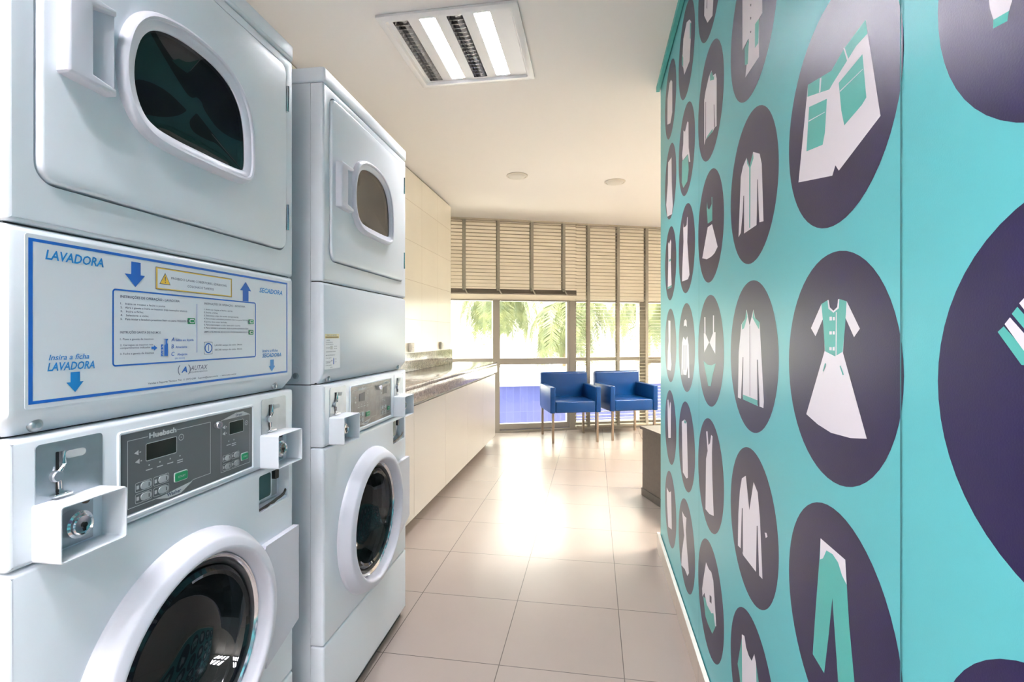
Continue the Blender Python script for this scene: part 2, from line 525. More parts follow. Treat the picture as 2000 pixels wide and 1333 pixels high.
XYZ = lambda x, y, z: Vector((x, y, z))
ICONS = {
'B4': [('W',[(94,84),(130,-64),(18,-99),(7,-87),(-3,-100),(-134,-71),(-93,87),(-6,66),(35,78)]),('T',[(94,84),(99,62),(69,62),(43,55),(3,45),(-13,40),(-52,53),(-95,67),(-93,87),(-6,66),(35,78)]),('T',[(18,35),(86,41),(96,-24),(84,-29),(35,-37),(26,-11)]),('T',[(-88,46),(-21,29),(-28,-22),(-36,-39),(-99,-27)]),('W',[(33,79),(37,77),(48,54),(44,54)]),('W',[(-46,74),(-40,73),(-44,51),(-49,52)]),('W',[(22,21),(87,20),(88,19),(22,19)]),('W',[(-89,23),(-27,11),(-27,10),(-89,21)])],
'B3': [('W',[(-41,101),(-81,62),(-63,48),(-34,78),(-29,25),(-100,-89),(-55,-99),(-7,-104),(53,-100),(97,-92),(31,23),(38,76),(63,47),(79,59),(42,100),(18,105),(13,93),(1,88),(-12,93),(-19,106)]),('T',[(-41,101),(-19,106),(-15,93),(1,86),(17,92),(20,105),(42,100),(37,61),(30,25),(6,17),(-28,24),(-34,66)]),('W',[(-19,106),(-15,106),(-11,94),(1,88),(13,93),(16,105),(20,105),(18,91),(1,85),(-16,92)]),('W',[(9,86),(12,85),(11,18),(8,18)]),('W',[(-12,79),(-4,79),(-4,73),(-12,73)]),('W',[(-1,78),(6,78),(6,73),(-1,73)]),('W',[(-12,56),(-4,56),(-4,51),(-12,51)]),('W',[(-1,56),(6,56),(6,51),(-1,51)]),('W',[(-12,31),(-4,31),(-4,26),(-12,26)]),('W',[(-1,31),(6,32),(6,26),(-1,26)]),('T',[(-27,5),(-23,4),(-32,-9),(-35,-9)]),('T',[(22,3),(25,4),(35,-9),(31,-10)])],
'B2': [('T',[(-44,115),(38,116),(42,82),(49,27),(68,-67),(19,-102),(11,-49),(-3,38),(-15,-26),(-31,-99),(-74,-95),(-62,-8),(-49,74)]),('W',[(-44,115),(38,116),(42,81),(28,88),(16,102),(-2,107),(-23,104),(-35,86),(-46,79)])],
'A4': [('W',[(-110,-22),(-107,-42),(-103,-55),(-85,-58),(-78,-43)]),('T',[(-103,-55),(-103,-63),(-87,-66),(-85,-58)])],
'A3': [('T',[(-98,53),(-91,58),(-53,23),(-72,24)]),('W',[(-90,60),(-84,66),(-48,31),(-52,23),(-70,37)]),('T',[(-82,69),(-76,75),(-48,47),(-48,34)]),('W',[(-74,78),(-68,83),(-48,64),(-48,48)])],
'C5': [('W',[(-70,113),(-70,-33),(-22,-32),(-16,-43),(-46,-114),(58,-120),(58,-33),(80,-35),(80,11)]),('T',[(-51,-39),(-17,-35),(-25,-92),(-49,-82)]),('T',[(30,-29),(58,-33),(53,-86),(29,-84)]),('N',[(-7,42),(3,36),(1,31),(-7,37)]),('N',[(-7,11),(3,5),(1,0),(-7,5)]),('N',[(-7,-22),(3,-28),(1,-32),(-7,-27)])],
'C4': [('W',[(-35,84),(-12,55),(16,80),(62,59),(76,32),(88,-99),(60,-95),(47,-9),(40,-97),(-56,-97),(-56,-4),(-84,-90),(-104,-97),(-84,53),(-65,73)]),('T',[(-35,84),(-12,55),(16,78),(18,64),(-4,50),(-7,-93),(-14,-92),(-14,53),(-30,68)]),('N',[(46,6),(50,5),(58,-89),(42,-94)]),('N',[(-61,-2),(-55,-3),(-58,-99),(-76,-96)])],
'C3': [('W',[(-35,113),(-12,73),(18,110),(30,90),(62,77),(90,-96),(87,-111),(60,-111),(51,-101),(49,-112),(-65,-111),(-70,-90),(-84,-112),(-110,-112),(-102,7),(-79,77),(-46,91)]),('T',[(-37,112),(-29,94),(-56,67),(-73,64),(-76,77),(-46,91)]),('T',[(18,109),(27,91),(62,79),(58,63),(27,81),(11,91)]),('T',[(-65,-99),(49,-99),(49,-112),(-65,-111)]),('N',[(-67,-5),(-62,-5),(-67,-107),(-81,-110)]),('N',[(44,-6),(50,-6),(62,-110),(48,-109)]),('N',[(-11,73),(-8,73),(-7,-96),(-10,-96)])],
'C2': [('W',[(-75,88),(-42,104),(-14,29),(19,106),(48,91),(64,38),(81,-91),(56,-94),(37,-96),(-63,-101),(-78,-93),(-85,-93),(-110,-96),(-106,-13),(-92,52)]),('N',[(-75,13),(-68,15),(-65,-97),(-85,-93)]),('N',[(42,12),(48,15),(59,-95),(37,-96)]),('W',[(96,18),(108,22),(114,16),(103,9)])],
'C1': [('T',[(-75,85),(-113,-5),(-96,-23),(-75,-69),(61,20),(55,64),(37,93),(24,107),(5,79),(-26,76)]),('W',[(-75,94),(-53,103),(-39,83),(-18,76),(5,78),(24,107),(37,93),(42,15),(-71,-57)])],
'D6': [('W',[(-74,8),(-80,-68),(-31,-122),(39,-143),(56,-80)]),('N',[(-40,-32),(-33,-37),(-36,-74),(-46,-63)])],
'D5': [('W',[(-12,90),(25,92),(42,66),(80,54),(93,32),(93,-113),(68,-107),(42,-110),(-60,-96),(-80,-106),(-80,45),(-60,66)]),('T',[(3,88),(28,88),(51,58),(63,58),(60,45),(7,68)]),('T',[(-31,-94),(42,-100),(42,-110),(-54,-97)]),('N',[(56,-31),(63,-34),(73,-107),(63,-105)]),('N',[(-58,30),(-52,28),(-52,-94),(-62,-99)])],
'D4': [('T',[(-38,91),(-27,67),(-8,57),(28,66),(26,89),(37,86),(37,12),(-27,16),(-42,67)]),('W',[(-27,4),(34,1),(106,-83),(68,-96),(25,-100),(-40,-99),(-111,-85)])],
'D3': [('W',[(-86,56),(-78,56),(-78,111),(-62,110),(-60,55),(-8,26),(-80,-9)]),('W',[(80,59),(60,59),(60,111),(46,112),(46,56),(-2,26),(42,6),(76,-8)]),('T',[(-90,-38),(-31,-47),(25,-46),(81,-37),(42,-76),(16,-114),(-21,-116)])],
'D2': [('W',[(-52,129),(-29,134),(-17,91),(5,102),(21,132),(40,131),(32,77),(37,-3),(56,-114),(-3,-129),(-61,-133),(-52,38),(-29,69)])],
'D1': [('T',[(-94,-43),(64,8),(76,-49),(37,-93),(-23,-97),(-61,-92)]),('W',[(-52,93),(-12,89),(24,96),(51,81),(89,-39),(74,-48),(53,-19),(24,-35),(-40,-42),(-76,-21),(-107,-50),(-113,-26),(-88,27)]),('N',[(0,11),(27,19),(27,-3),(0,-11)])],
'E6': [('W',[(11,111),(73,84),(107,55),(99,-8),(73,-79),(-41,-74),(-63,-33),(-94,-6),(-63,87)]),('T',[(81,69),(107,47),(94,-5),(78,9)]),('T',[(-91,37),(-66,12),(-66,-27),(-100,0)])],
'E5': [('W',[(-60,104),(-24,84),(28,104),(51,92),(56,-10),(89,-78),(62,-69),(40,-30),(-78,-15),(-94,12),(-66,51)]),('T',[(-94,-13),(40,-33),(56,-98),(26,-135),(-63,-135),(-100,-102)])],
'E4': [('W',[(-69,122),(-57,98),(-12,93),(11,94),(23,124),(37,119),(26,23),(73,-114),(40,-128),(-94,-123),(-88,-67),(-60,38)])],
'E3': [('W',[(-12,115),(11,108),(17,83),(-12,89),(-54,87),(-41,110)]),('W',[(-94,18),(-63,43),(-12,30),(28,45),(56,10),(73,-117),(45,-120),(40,-68),(6,-112),(-63,-115),(-72,-75),(-85,-119),(-110,-119)]),('N',[(-54,8),(-41,8),(-41,-94),(-54,-95)]),('N',[(-6,9),(6,9),(0,-92),(-12,-92)])],
'E2': [('W',[(-99,83),(-29,103),(15,98),(32,-44),(40,-117),(6,-130),(-75,-126),(-89,-32)]),('T',[(-47,98),(6,101),(2,92),(-43,86)])],
'E1': [('W',[(-94,104),(-38,103),(6,111),(-7,58),(15,3),(61,-86),(28,-113),(-29,-112),(-113,-134),(-99,-77),(-43,20)])],
'F6': [('W',[(-28,96),(23,89),(64,59),(64,-87),(2,-114),(-99,-78),(-90,47)])],
'F5': [('W',[(-72,120),(-11,112),(40,107),(48,-18),(80,-139),(56,-171),(-99,-147),(-136,-78),(-81,20)])],
'F4': [('W',[(-72,119),(-36,103),(15,116),(31,100),(15,14),(44,-116),(-85,-118),(-63,26)]),('T',[(-45,26),(15,22),(15,11),(-45,15)]),('T',[(-85,-107),(44,-109),(44,-119),(-85,-119)])],
'F3': [('W',[(-63,124),(6,120),(6,-31),(40,-93),(15,-123),(-99,-125),(-81,-34),(-54,19)])],
'F2': [('W',[(-90,121),(-63,127),(-28,83),(-2,125),(23,116),(15,-50),(-63,-66),(-85,35)])],
'F1': [('W',[(-120,68),(-38,68),(26,93),(38,16),(50,-83),(-65,-113),(-106,-23)])],
}

# ---------------------------------------------------------------- the room
WR = 0.369            # face of the mural wall
WL = -1.52            # face of the tiled wall
WA = math.radians(20.7)
TX, TY = math.cos(WA), math.sin(WA)
def win_pt(s, off, z):
    """point in the glazed wall's own frame: s along it, off towards the outside"""
    return Vector((-1.19 + TX * s - TY * off, 6.0 + TY * s + TX * off, z))
CH = 2.6
YB = -2.6             # back wall

room = [(-2.3, YB - .1), (2.9, YB - .1), (2.9, 7.65), (-2.3, 5.63)]
m_ = MB(); m_.plate([(p[0], p[1]) for p in room], XYZ, -0.12, 0.0, floor_tile)
struct(m_.build('floor', smooth=0))

FX = (-0.925, -0.335, 2.06, 2.675)             # recess of the fluorescent fitting above the machines
FIX_Y = (2.3675, -0.2)  # the second is an added fitting out of view, for fill
FCX = (FX[0] + FX[1]) / 2
FH = 0.30
def fix_loop(cy, g=0.0): return [(FCX - FH + .005 - g, cy - FH - g), (FCX + FH - .005 + g, cy - FH - g), (FCX + FH - .005 + g, cy + FH + g), (FCX - FH + .005 - g, cy + FH + g)]
m_ = MB()
FILL_XY = ((0.2, -1.45), (0.2, -2.2), (1.45, 3.3), (1.75, 4.9), (2.2, 6.2))  # unseen fittings added as fill, behind the camera and the mural wall
holes = [fix_loop(y) for y in FIX_Y] + [[(px - FCX + x, py) for px, py in fix_loop(y)] for x, y in FILL_XY]
m_.holed([(p[0], p[1]) for p in room], holes, XYZ, CH, ceiling_white)
for h in holes: m_.rings([[XYZ(x, y, CH) for x, y in h], [XYZ(x, y, CH + .1) for x, y in h]], ceiling_white, False, True)
m_.rings([[XYZ(x, y, z) for x, y in room] for z in (CH, CH + .16)], ceiling_white, False, True)
struct(m_.build('ceiling', smooth=0))

# tiled service shaft / left wall, ending short of the glazing
m_ = MB(); m_.box(-2.3, WL, YB, 5.19, 0, CH - 0.02, wall_tile)
m_.box(-2.3, WL - 0.015, YB, 5.175, CH - 0.02, CH, gap_shade)  # strip along the ceiling, shade of the gap put into its colour
struct(m_.build('wall_left', smooth=0))
m_ = MB(); m_.box(-2.3, -2.15, 5.19, 5.70, 0, CH, wall_white)
struct(m_.build('wall_recess', smooth=0))
m_ = MB(); m_.box(-2.3, 2.9, YB - .1, YB, 0, CH, wall_white)
struct(m_.build('wall_back', smooth=0))
m_ = MB(); m_.box(2.75, 2.9, YB, 7.6, 0, CH, wall_white)
m_.box(WR + 0.16, 2.9, 1.3, 1.45, 0, CH, wall_white)
struct(m_.build('wall_far_right', smooth=0))

# the mural wall: printed circles with garments are its surface
ICON_MATS = {'W': mwhite, 'T': mint, 'N': navy}
m_ = MB()
YM = -0.62
m_.box(WR + .0005, WR + 0.16, YM, 2.888, 0.0, CH, teal)
COLY = {'A': .43, 'B': .849, 'C': 1.261, 'D': 1.691, 'E': 2.107, 'F': 2.532}
ROWZ = {6: 2.35, 5: 1.95, 4: 1.55, 3: 1.15, 2: .75, 1: .35}
def PW(yc, zc, layer):
    return lambda a, b, d=0: Vector((WR - 0.00018 * layer, yc - a, zc + b))
m_.add([(WR, YM, 0), (WR, 2.888, 0), (WR, 2.888, CH), (WR, YM, CH)], [(0, 1, 2, 3)], teal)
cols = dict(COLY)
for k, y in enumerate((.01, -.41)): cols['Z%d' % k] = y
pool = [ICONS[k] for k in ('B4', 'B3', 'C4', 'C3', 'B2', 'D5')]
cnt = 0
for cname, yc in cols.items():
    for row, zc in ROWZ.items():
        m_.poly(circle(0, 0, .1795, 56), PW(yc, zc, 1), 0, navy)
        ic = ICONS.get('%s%d' % (cname, row))
        if ic is None:
            ic = pool[cnt % len(pool)]; cnt += 1
        lay = 2
        for kind, pts in ic:
            m_.poly([(a / 1000, b / 1000) for a, b in pts], PW(yc, zc, lay), 0, ICON_MATS[kind]); lay += 0.35
for yj in (1.851, .6735, -.504):
    m_.add([(WR - .0016, yj - .0012, 0.09), (WR - .0016, yj + .0012, .09), (WR - .0016, yj + .0012, CH), (WR - .0016, yj - .0012, CH)], [(0, 1, 2, 3)], joint)
struct(m_.build('wall_right', smooth=0), 'teal wall printed with dark circles, each holding a white and mint garment')
m_ = MB(); m_.box(WR - .022, WR - 0.004, -.62, 2.905, CH - 0.03, CH - 0.001, trim_teal)
struct(m_.build('trim_1', smooth=0))
m_ = MB(); m_.box(WR - .018, WR - .0042, -.62, 2.9, 0, 0.088, base_tile)
m_.box(WR - .0183, WR - .0042, -.62, 2.9, 0.088, 0.0915, base_top)
struct(m_.build('baseboard_right', smooth=0))

# glazed wall: header, posts, transoms, panes
HEAD = 1.635
m_ = MB()
for a0, a1 in ((-1.15, 4.25),):
    vs = [win_pt(a0, 0.03, HEAD), win_pt(a1, 0.03, HEAD), win_pt(a1, 0.04, HEAD), win_pt(a0, 0.04, HEAD)]
    m_.rings([vs, [v + Vector((0, 0, CH - HEAD)) for v in vs]], header_cream, True, True)
struct(m_.build('wall_window', smooth=0))

def wbox(mb, s0, s1, o0, o1, z0, z1, material):
    vs = [win_pt(s0, o0, z0), win_pt(s1, o0, z0), win_pt(s1, o1, z0), win_pt(s0, o1, z0)]
    mb.rings([vs, [Vector((v.x, v.y, z1)) for v in vs]], material, True, True)
posts = [(-1.15, -1.07), (-.031, .052), (.952, 1.0365), (1.90, 1.999), (2.92, 3.01), (3.90, 3.99)]
for i in range(len(posts) - 1):
    a, b = posts[i][1], posts[i + 1][0]
    root = bpy.data.objects.new('window_%d' % (i + 1), None); COL.objects.link(root)
    root.location = win_pt(a, 0, 0)
    root['kind'] = 'structure'
    def part(mb, name):
        o = mb.build(name, smooth=0)
        o.parent = root
        o.matrix_parent_inverse = Matrix.Translation(-root.location)
        return o
    m_ = MB()
    wbox(m_, posts[i][0], posts[i][1], 0, .10, 0, HEAD, alu)
    wbox(m_, a, b, .02, .10, HEAD - .012, HEAD + .004, alu)
    wbox(m_, a, b, -.01, .12, 0.0, .028, alu)
    wbox(m_, a, b, .02, .09, .036, .10, alu)
    if i in (1, 3):                            # opening sash with its own thin frame and deeper transom
        wbox(m_, b - .034, b, .01, .07, .1, HEAD - .012, alu)
        wbox(m_, a, b - .034, .015, .08, .834, .912, alu)
    else:
        wbox(m_, a, b, .015, .08, .868, .914, alu)
    part(m_, 'window_frame')
    m_ = MB(); wbox(m_, a, b, .045, .049, .1, .86, pane_glass); part(m_, 'window_pane')
    m_ = MB(); wbox(m_, a, b, .045, .049, .914, HEAD - .012, pane_glass); part(m_, 'window_pane')

# ---------------------------------------------------------------- blinds
def blind(name, s0, s1, ztop, zbot, tapes, label, off):
    org = win_pt(s0, off, 0)
    root = thing(name, label, 'blind', org, WA, 'slatted blinds under the ceiling')
    L = s1 - s0
    m_ = MB(); m_.box(0, L, -.022, .022, ztop - .022, ztop, slat_m, bev=.002); m_.build('headrail', root)
    m_ = MB(); z = ztop - .045
    while z > zbot + .05:
        m_.box(0, L, -.025, .025, z - .0015, z + .0015, slat_m, M=Matrix.Translation((0, 0, 0)))
        z -= .043
    o = m_.build('slats', root, smooth=0)
    m_ = MB()
    if zbot > 1:
        for k in range(9): m_.box(0, L, -.025, .025, zbot + .018 + k * .0052, zbot + .0205 + k * .0052, rail_m)
        m_.box(0, L, -.028, .028, zbot, zbot + .016, rail_m, bev=.004)
    else:
        m_.box(0, L, -.028, .028, zbot, zbot + .022, slat_m, bev=.004)
    m_.build('bottom_rail', root)
    for t in tapes:
        x = t - s0
        m_ = MB()
        for y in (-.0275, .0275):
            m_.box(x - .019, x + .019, y - .0006, y + .0006, zbot + (.04 if zbot > 1 else 0), ztop - .02, tape_m)
        if zbot > 1:
            m_.tube([(x, -.029, zbot + .075), (x + .008, -.040, zbot + .05), (x + .030, -.038, zbot + .018), (x + .044, -.030, zbot + .002)], .0085, tape_m, 6)
        m_.build('ladder_tape', root, smooth=0)
    return root
blind('venetian_blind', -1.10, 1.0, CH, 1.693, (-.815, -.398, .012, .429, .8335), 'slatted blind drawn halfway up, left of the other, above the end of the worktop', -.10)
blind('venetian_blind', 1.012, 3.8, CH, .045, (1.1707, 1.5689, 1.9604, 2.37, 2.78, 3.19, 3.6), 'long slatted blind let down to the floor behind the blue armchairs', -.06)

# ---------------------------------------------------------------- lamps in the ceiling
def fixture(cy, label, cx=FCX, all_on=False, lit_mat=None):
    root = thing('ceiling_light', label, 'ceiling light', (cx, cy, CH), 0, 'square fluorescent fittings in the ceiling')
    H = FH - .006
    m_ = MB()
    outer = rrect(-.315, .315, -.315, .315, .004, 1)
    inner = rrect(-.275, .275, -.275, .275, .004, 1)
    m_.rings([[XYZ(x, y, -.0015) for x, y in outer], [XYZ(x, y, -.012) for x, y in outer], [XYZ(x, y, -.016) for x, y in inset(outer, .006)],
              [XYZ(x, y, -.016) for x, y in inset(inner, -.008)], [XYZ(x, y, -.004) for x, y in inner]], fix_white, False, False)
    m_.build('frame', root)
    xs = [-.22, -.095, .028, .151]
    hs = [(x - .036, x + .036, -.262, .262) for x in xs]
    m_ = MB()
    m_.holed(rrect(-.2755, .2755, -.2755, .2755, .004, 1), [rrect(a, b, c, d, .003, 1) for a, b, c, d in hs], XYZ, -.004, fix_white)
    m_.build('reflector_panel', root, smooth=0)
    for k, x in enumerate(xs):
        m_ = MB()
        a, b, c, d = hs[k]
        prof = [(a, -.004), (a + .006, .03), (a + .02, .052), (b - .02, .052), (b - .006, .03), (b, -.004)]
        m_.rings([[XYZ(px, yy, pz) for px, pz in prof] for yy in (c, d)], louvre_m, True, True)
        m_.f = [f for f in m_.f]
        # open the trough downwards: drop the long face between the first and last profile point
        m_.f.pop(5); m_.mi.pop(5)
        n = 17
        for j in range(n + 1):
            y = c + .002 + (d - c - .004) * j / n
            m_.plate([(a + .001, -.003), (b - .001, -.003), (b - .007, .018), (x, .012), (a + .007, .018)], lambda p, q, dd: XYZ(p, dd, q), y - .0007, y + .0007, louvre_m)
        lv = m_.build('louvre', root, smooth=0)
        m_ = MB()
        lit = all_on or k in (1, 3)
        m_.tube([(x, c + .008, .034), (x, d - .008, .034)], .0125, (lit_mat or tube_on) if lit else tube_off, 12)
        tb = m_.build('lit_tube' if lit else 'tube', lv)
        if lit: tb['label'] = 'glowing white fluorescent tube'
    return root
fixture(FIX_Y[0], 'square ceiling light with two glowing tubes, above the washing machines')
fixture(FIX_Y[1], 'square fill light added out of view, in line with the one above the machines, over the viewer', all_on=True)
RL = (('square fill light added out of view in the wide back area, nearer the teal wall end', fill_tube_bright), ('square fill light added out of view in the wide back area, close to the back wall', fill_tube_bright),
      ('square fill light added out of view over the far room, first behind the teal wall', fill_tube_warm), ('square fill light added out of view over the far room, second behind the teal wall', fill_tube_warm), ('square fill light added out of view over the far room, by the glazed wall', fill_tube_warm))
for (x, y), (lab, lm) in zip(FILL_XY, RL): fixture(y, lab, x, True, lm)

def downlight(x, y, label):
    root = thing('downlight', label, 'downlight', (x, y, CH), 0, 'round downlights near the window')
    m_ = MB()
    m_.lathe([(.094, -.0005), (.094, -.006), (.088, -.010), (.080, -.010), (.078, -.004)], XYZ, rim_m, 40)
    m_.build('rim', root)
    m_ = MB(); m_.lathe([(.078, -.005), (.070, -.014), (.05, -.021), (.025, -.024), (0.0, -.025)], XYZ, frost, 40)
    m_.build('diffuser', root)
    return root
downlight(-.664, 4.318, 'round unlit downlight in the ceiling, left of the pair')
downlight(.189, 4.635, 'round unlit downlight in the ceiling nearer the teal wall')

# ---------------------------------------------------------------- stacked laundry machines
MW = 0.687
MD = 0.68
PM = lambda s, z, d: Vector((s, -d, z))          # s along the front, z up, d out towards the aisle
Z_TOE, Z_CTRL, Z_DRY, Z_SEAM, Z_CAP, Z_TOP = .281, .867, 1.054, 1.358, 1.947, 1.992
RC = (.328, .548)                                 # centre of the washer door
PR = lambda x, y, h: Vector((RC[0] + x, -h, RC[1] + y))

WIN_OUT = spline([(.156, 1.645), (.159, 1.695), (.176, 1.745), (.210, 1.782), (.262, 1.801), (.325, 1.806), (.390, 1.799), (.445, 1.775), (.482, 1.733), (.499, 1.680),
                  (.503, 1.625), (.501, 1.585), (.490, 1.560), (.462, 1.548), (.40, 1.545), (.33, 1.545), (.27, 1.546), (.222, 1.552), (.188, 1.570), (.166, 1.602)], 4)

def sticker_big(m_):
    P = PM
    d = .0012
    m_.plate(rrect(.022, .663, 1.093, 1.346, .004), P, 0, .0006, sticker_white)
    # thick outer frame
    m_.holed([(.0262, 1.1), (.658, 1.1), (.658, 1.340), (.0262, 1.340)], [[(.032, 1.1045), (.6535, 1.1045), (.6535, 1.3355), (.032, 1.3355)]], P, .0009, blue_print)
    ri = rrect(.1548, .528, 1.1465, 1.279, .006)
    m_.holed(ri, [inset(ri, .0028)], P, .0009, blue_print)
    m_.poly([(.3405, 1.164), (.3416, 1.164), (.3416, 1.264), (.3405, 1.264)], P, .0009, blue_print)
    m_.text('LAVADORA', P, .0487, 1.3125, d, .0145, blue_light, .22, .02, width=.0905)
    m_.text('SECADORA', P, .588, 1.3055, d, .0115, blue_light, .22, .02, width=.072 + .022, align='CENTER')
    m_.text('Insira a ficha', P, .0535, 1.1625, d, .0085, blue_light, .25, .01, width=.0615)
    m_.text('LAVADORA', P, .0515, 1.1465, d, .0125, blue_light, .25, .02, width=.0725)
    m_.text('Insira a ficha', P, .5519, 1.1575, d, .007, blue_light, .25, .01, width=.0627)
    m_.text('SECADORA', P, .5519, 1.1445, d, .0098, blue_light, .25, .02, width=.078)
    m_.poly([(.190, 1.3295), (.209, 1.3295), (.209, 1.307), (.2179, 1.307), (.1985, 1.2853), (.1775, 1.307), (.190, 1.307)], P, d, blue_print)
    m_.poly([(.0854, 1.1425), (.1, 1.1425), (.1, 1.127), (.1058, 1.127), (.0925, 1.111), (.0791, 1.127), (.0854, 1.127)], P, d, blue_light)
    m_.poly([(.4805, 1.2795), (.5005, 1.2795), (.5005, 1.3045), (.5099, 1.3045), (.4905, 1.3252), (.4711, 1.3045), (.4805, 1.3045)], P, d, blue_print)
    m_.poly([(.5838, 1.1376), (.5984, 1.1376), (.5984, 1.1212), (.6035, 1.1212), (.5905, 1.1073), (.5779, 1.1212), (.5838, 1.1212)], P, d, blue_light)
    # warning strip
    m_.poly([(.2408, 1.2855), (.4440, 1.2855), (.4440, 1.3275), (.2408, 1.3275)], P, .0009, yellow)
    m_.holed([(.2408, 1.2855), (.4440, 1.2855), (.4440, 1.3275), (.2408, 1.3275)], [[(.2420, 1.2865), (.4430, 1.2865), (.4430, 1.3265), (.2420, 1.3265)]], P, .0011, text_dark)
    m_.poly([(.2450, 1.2885), (.4405, 1.2885), (.4405, 1.3245), (.2450, 1.3245)], P, .0011, sticker_white)
    m_.poly([(.2621, 1.3182), (.2746, 1.296), (.2490, 1.296)], P, .0012, text_dark)
    m_.poly([(.2621, 1.3160), (.2728, 1.2972), (.2508, 1.2972)], P, .0014, yellow)
    m_.poly([(.2612, 1.3105), (.2630, 1.3105), (.2626, 1.3025), (.2616, 1.3025)], P, .0016, text_dark)
    m_.poly(circle(.2621, 1.3, .0011, 8), P, .0016, text_dark)
    m_.text('PROIBIDO LAVAR COBERTORES, EDREDONS,', P, .352, 1.3075, d, .0046, text_dark, 0, .01, width=.152, align='CENTER')
    m_.text('COLCHAS E TAPETES', P, .352, 1.2960, d, .0046, text_dark, 0, .01, width=.072, align='CENTER')
    m_.text('INSTRU\u00c7\u00d5ES DE OPERA\u00c7\u00c3O - LAVADORA', P, .1695, 1.2645, d, .0044, text_dark, 0, .02, width=.127)
    for k, (t, w) in enumerate((('1.   Insira as roupas e feche a porta;', .093), ('2.   Abra a gaveta e insira os insumos (veja instru\u00e7\u00f5es abaixo);', .146), ('3.   Insira a ficha;', .045), ('4.   Selecione o ciclo;', .056), ('5.   Para iniciar a lavadora pressione Start ou parta WASHER', .144))):
        m_.text(t, P, .1695, 1.2530 - k * .0067, d, .0034, text_dark, 0, .01, width=w)
    m_.text('INSTRU\u00c7\u00d5ES DE OPERA\u00c7\u00c3O - SECADORA', P, .3615, 1.2645, d, .0042, text_dark, 0, .01, width=.127)
    for k, (t, w) in enumerate((('1. Insira as roupas e feche a porta;', .086), ('2. Insira a ficha;', .040), ('3. Selecione o tipo de tecido (temperatura);', .106), ('4. Para iniciar a secadora pressione Start ou parta DRYER', .137),
                                ('A porta deve estar fechada;', .068), ('5. Para interromper o ciclo, basta abrir a porta;', .112), ('6. Para reiniciar o processo, feche a porta e pressione Start', .140), ('LIMPE O FILTRO DA SECADORA ANTES DE CADA CICLO', .137))):
        m_.text(t, P, .3600, 1.2528 - k * .0065 - (.002 if k == 7 else 0), d, .0032, text_dark, 0, .01, width=w)
    for x0, x1, z0, z1 in ((.316, .336, 1.2225, 1.2345), (.500, .5195, 1.2265, 1.2375), (.500, .5185, 1.2012, 1.2120)):
        m_.poly(rrect(x0, x1, z0, z1, .0015, 2), P, d, green)
        m_.poly(rrect(x0 + .005, x1 - .002, z0 + .002, z1 - .002, .003, 3), P, d + .0002, sticker_white)
        m_.poly(rrect(x0 + .007, x1 - .003, z0 + .0035, z1 - .0035, .0015, 3), P, d + .0004, green)
        m_.poly([(x0 - .002, (z0 + z1) / 2), (x0 + .002, z1 - .002), (x0 + .002, z0 + .002)], P, d + .0004, text_dark)
    m_.text('INSTRU\u00c7\u00d5ES GAVETA DE INSUMOS', P, .1689, 1.2030, d, .0040, text_dark, 0, .015, width=.083)
    for t, z, w in (('1. Puxe a gaveta de insumos', 1.1915, .067), ('2. Carregue os insumos nos', 1.1812, .066), ('compartimentos indicados', 1.1762, .060), ('3. Feche a gaveta de insumos', 1.1660, .068)):
        m_.text(t, P, .1689, z, d, .0034, text_dark, 0, .01, width=w)
    m_.poly([(.2315, 1.1740), (.2370, 1.1740), (.2370, 1.1710), (.2445, 1.1762), (.2370, 1.1815), (.2370, 1.1787), (.2315, 1.1787)], P, d, blue_print)
    m_.poly([(.2525, 1.1605), (.2575, 1.1605), (.2575, 1.1825), (.2525, 1.1825)], P, d, blue_print)
    for k, t in enumerate('ABC'): m_.text(t, P, .2537, 1.1762 - k * .0065, d + .0003, .0042, sticker_white, 0, .01)
    m_.poly([(.2600, 1.1605), (.2685, 1.1605), (.2685, 1.1930), (.2600, 1.1930)], P, d, blue_print)
    m_.poly([(.2608, 1.1805), (.2622, 1.1830), (.2622, 1.1920), (.2608, 1.1920)], P, d + .0003, sticker_white)
    m_.poly([(.2677, 1.1830), (.2664, 1.1850), (.2664, 1.1900), (.2677, 1.1900)], P, d + .0003, sticker_white)
    for t, z, w, lab in (('A', 1.1880, 0, 'Sab\u00e3o em l\u00edquido'), ('B', 1.1745, 0, 'Amaciante'), ('C', 1.1600, 0, 'Alvejante')):
        m_.text(t, P, .2764, z, d, .0078, blue_print, .2, .01)
        m_.text(lab, P, .2866 if t != 'C' else .2905, z, d, .0048, blue_print, 0, .01)
    m_.text('(n\u00e3o clorado)', P, .2850, 1.1535, d, .0032, blue_print, 0, .01)
    m_.poly(rrect(.3600, .3842, 1.1595, 1.1855, .002, 2), P, d, text_dark)
    m_.poly(rrect(.3608, .3834, 1.1603, 1.1847, .002, 2), P, d + .0002, sticker_white)
    m_.poly(circle(.3721, 1.1725, .0108, 28), P, d + .0004, blue_print)
    m_.poly(circle(.3721, 1.1725, .0082, 28), P, d + .0006, sticker_white)
    m_.poly([(.3713, 1.1665), (.3729, 1.1665), (.3729, 1.1790), (.3713, 1.1790)], P, d + .0008, blue_print)
    m_.text('LAVAR tempo do ciclo: 34min', P, .3909, 1.1765, d, .0036, text_dark, 0, .01, width=.087)
    m_.text('SECAR tempo do ciclo: 45min', P, .3909, 1.1665, d, .0036, text_dark, 0, .01, width=.087)
    # maker's mark
    for x0, sgn in ((.3025, -1), (.3135, 1)):
        arc = [(x0 + sgn * .0105 * math.cos(a), 1.131 + .0115 * math.sin(a)) for a in [(-1.05 + 2.1 * k / 12) for k in range(13)]]
        arc += [(x0 + sgn * .0088 * math.cos(a), 1.131 + .0105 * math.sin(a)) for a in [(1.05 - 2.1 * k / 12) for k in range(13)]]
        m_.poly(arc, P, d, text_dark)
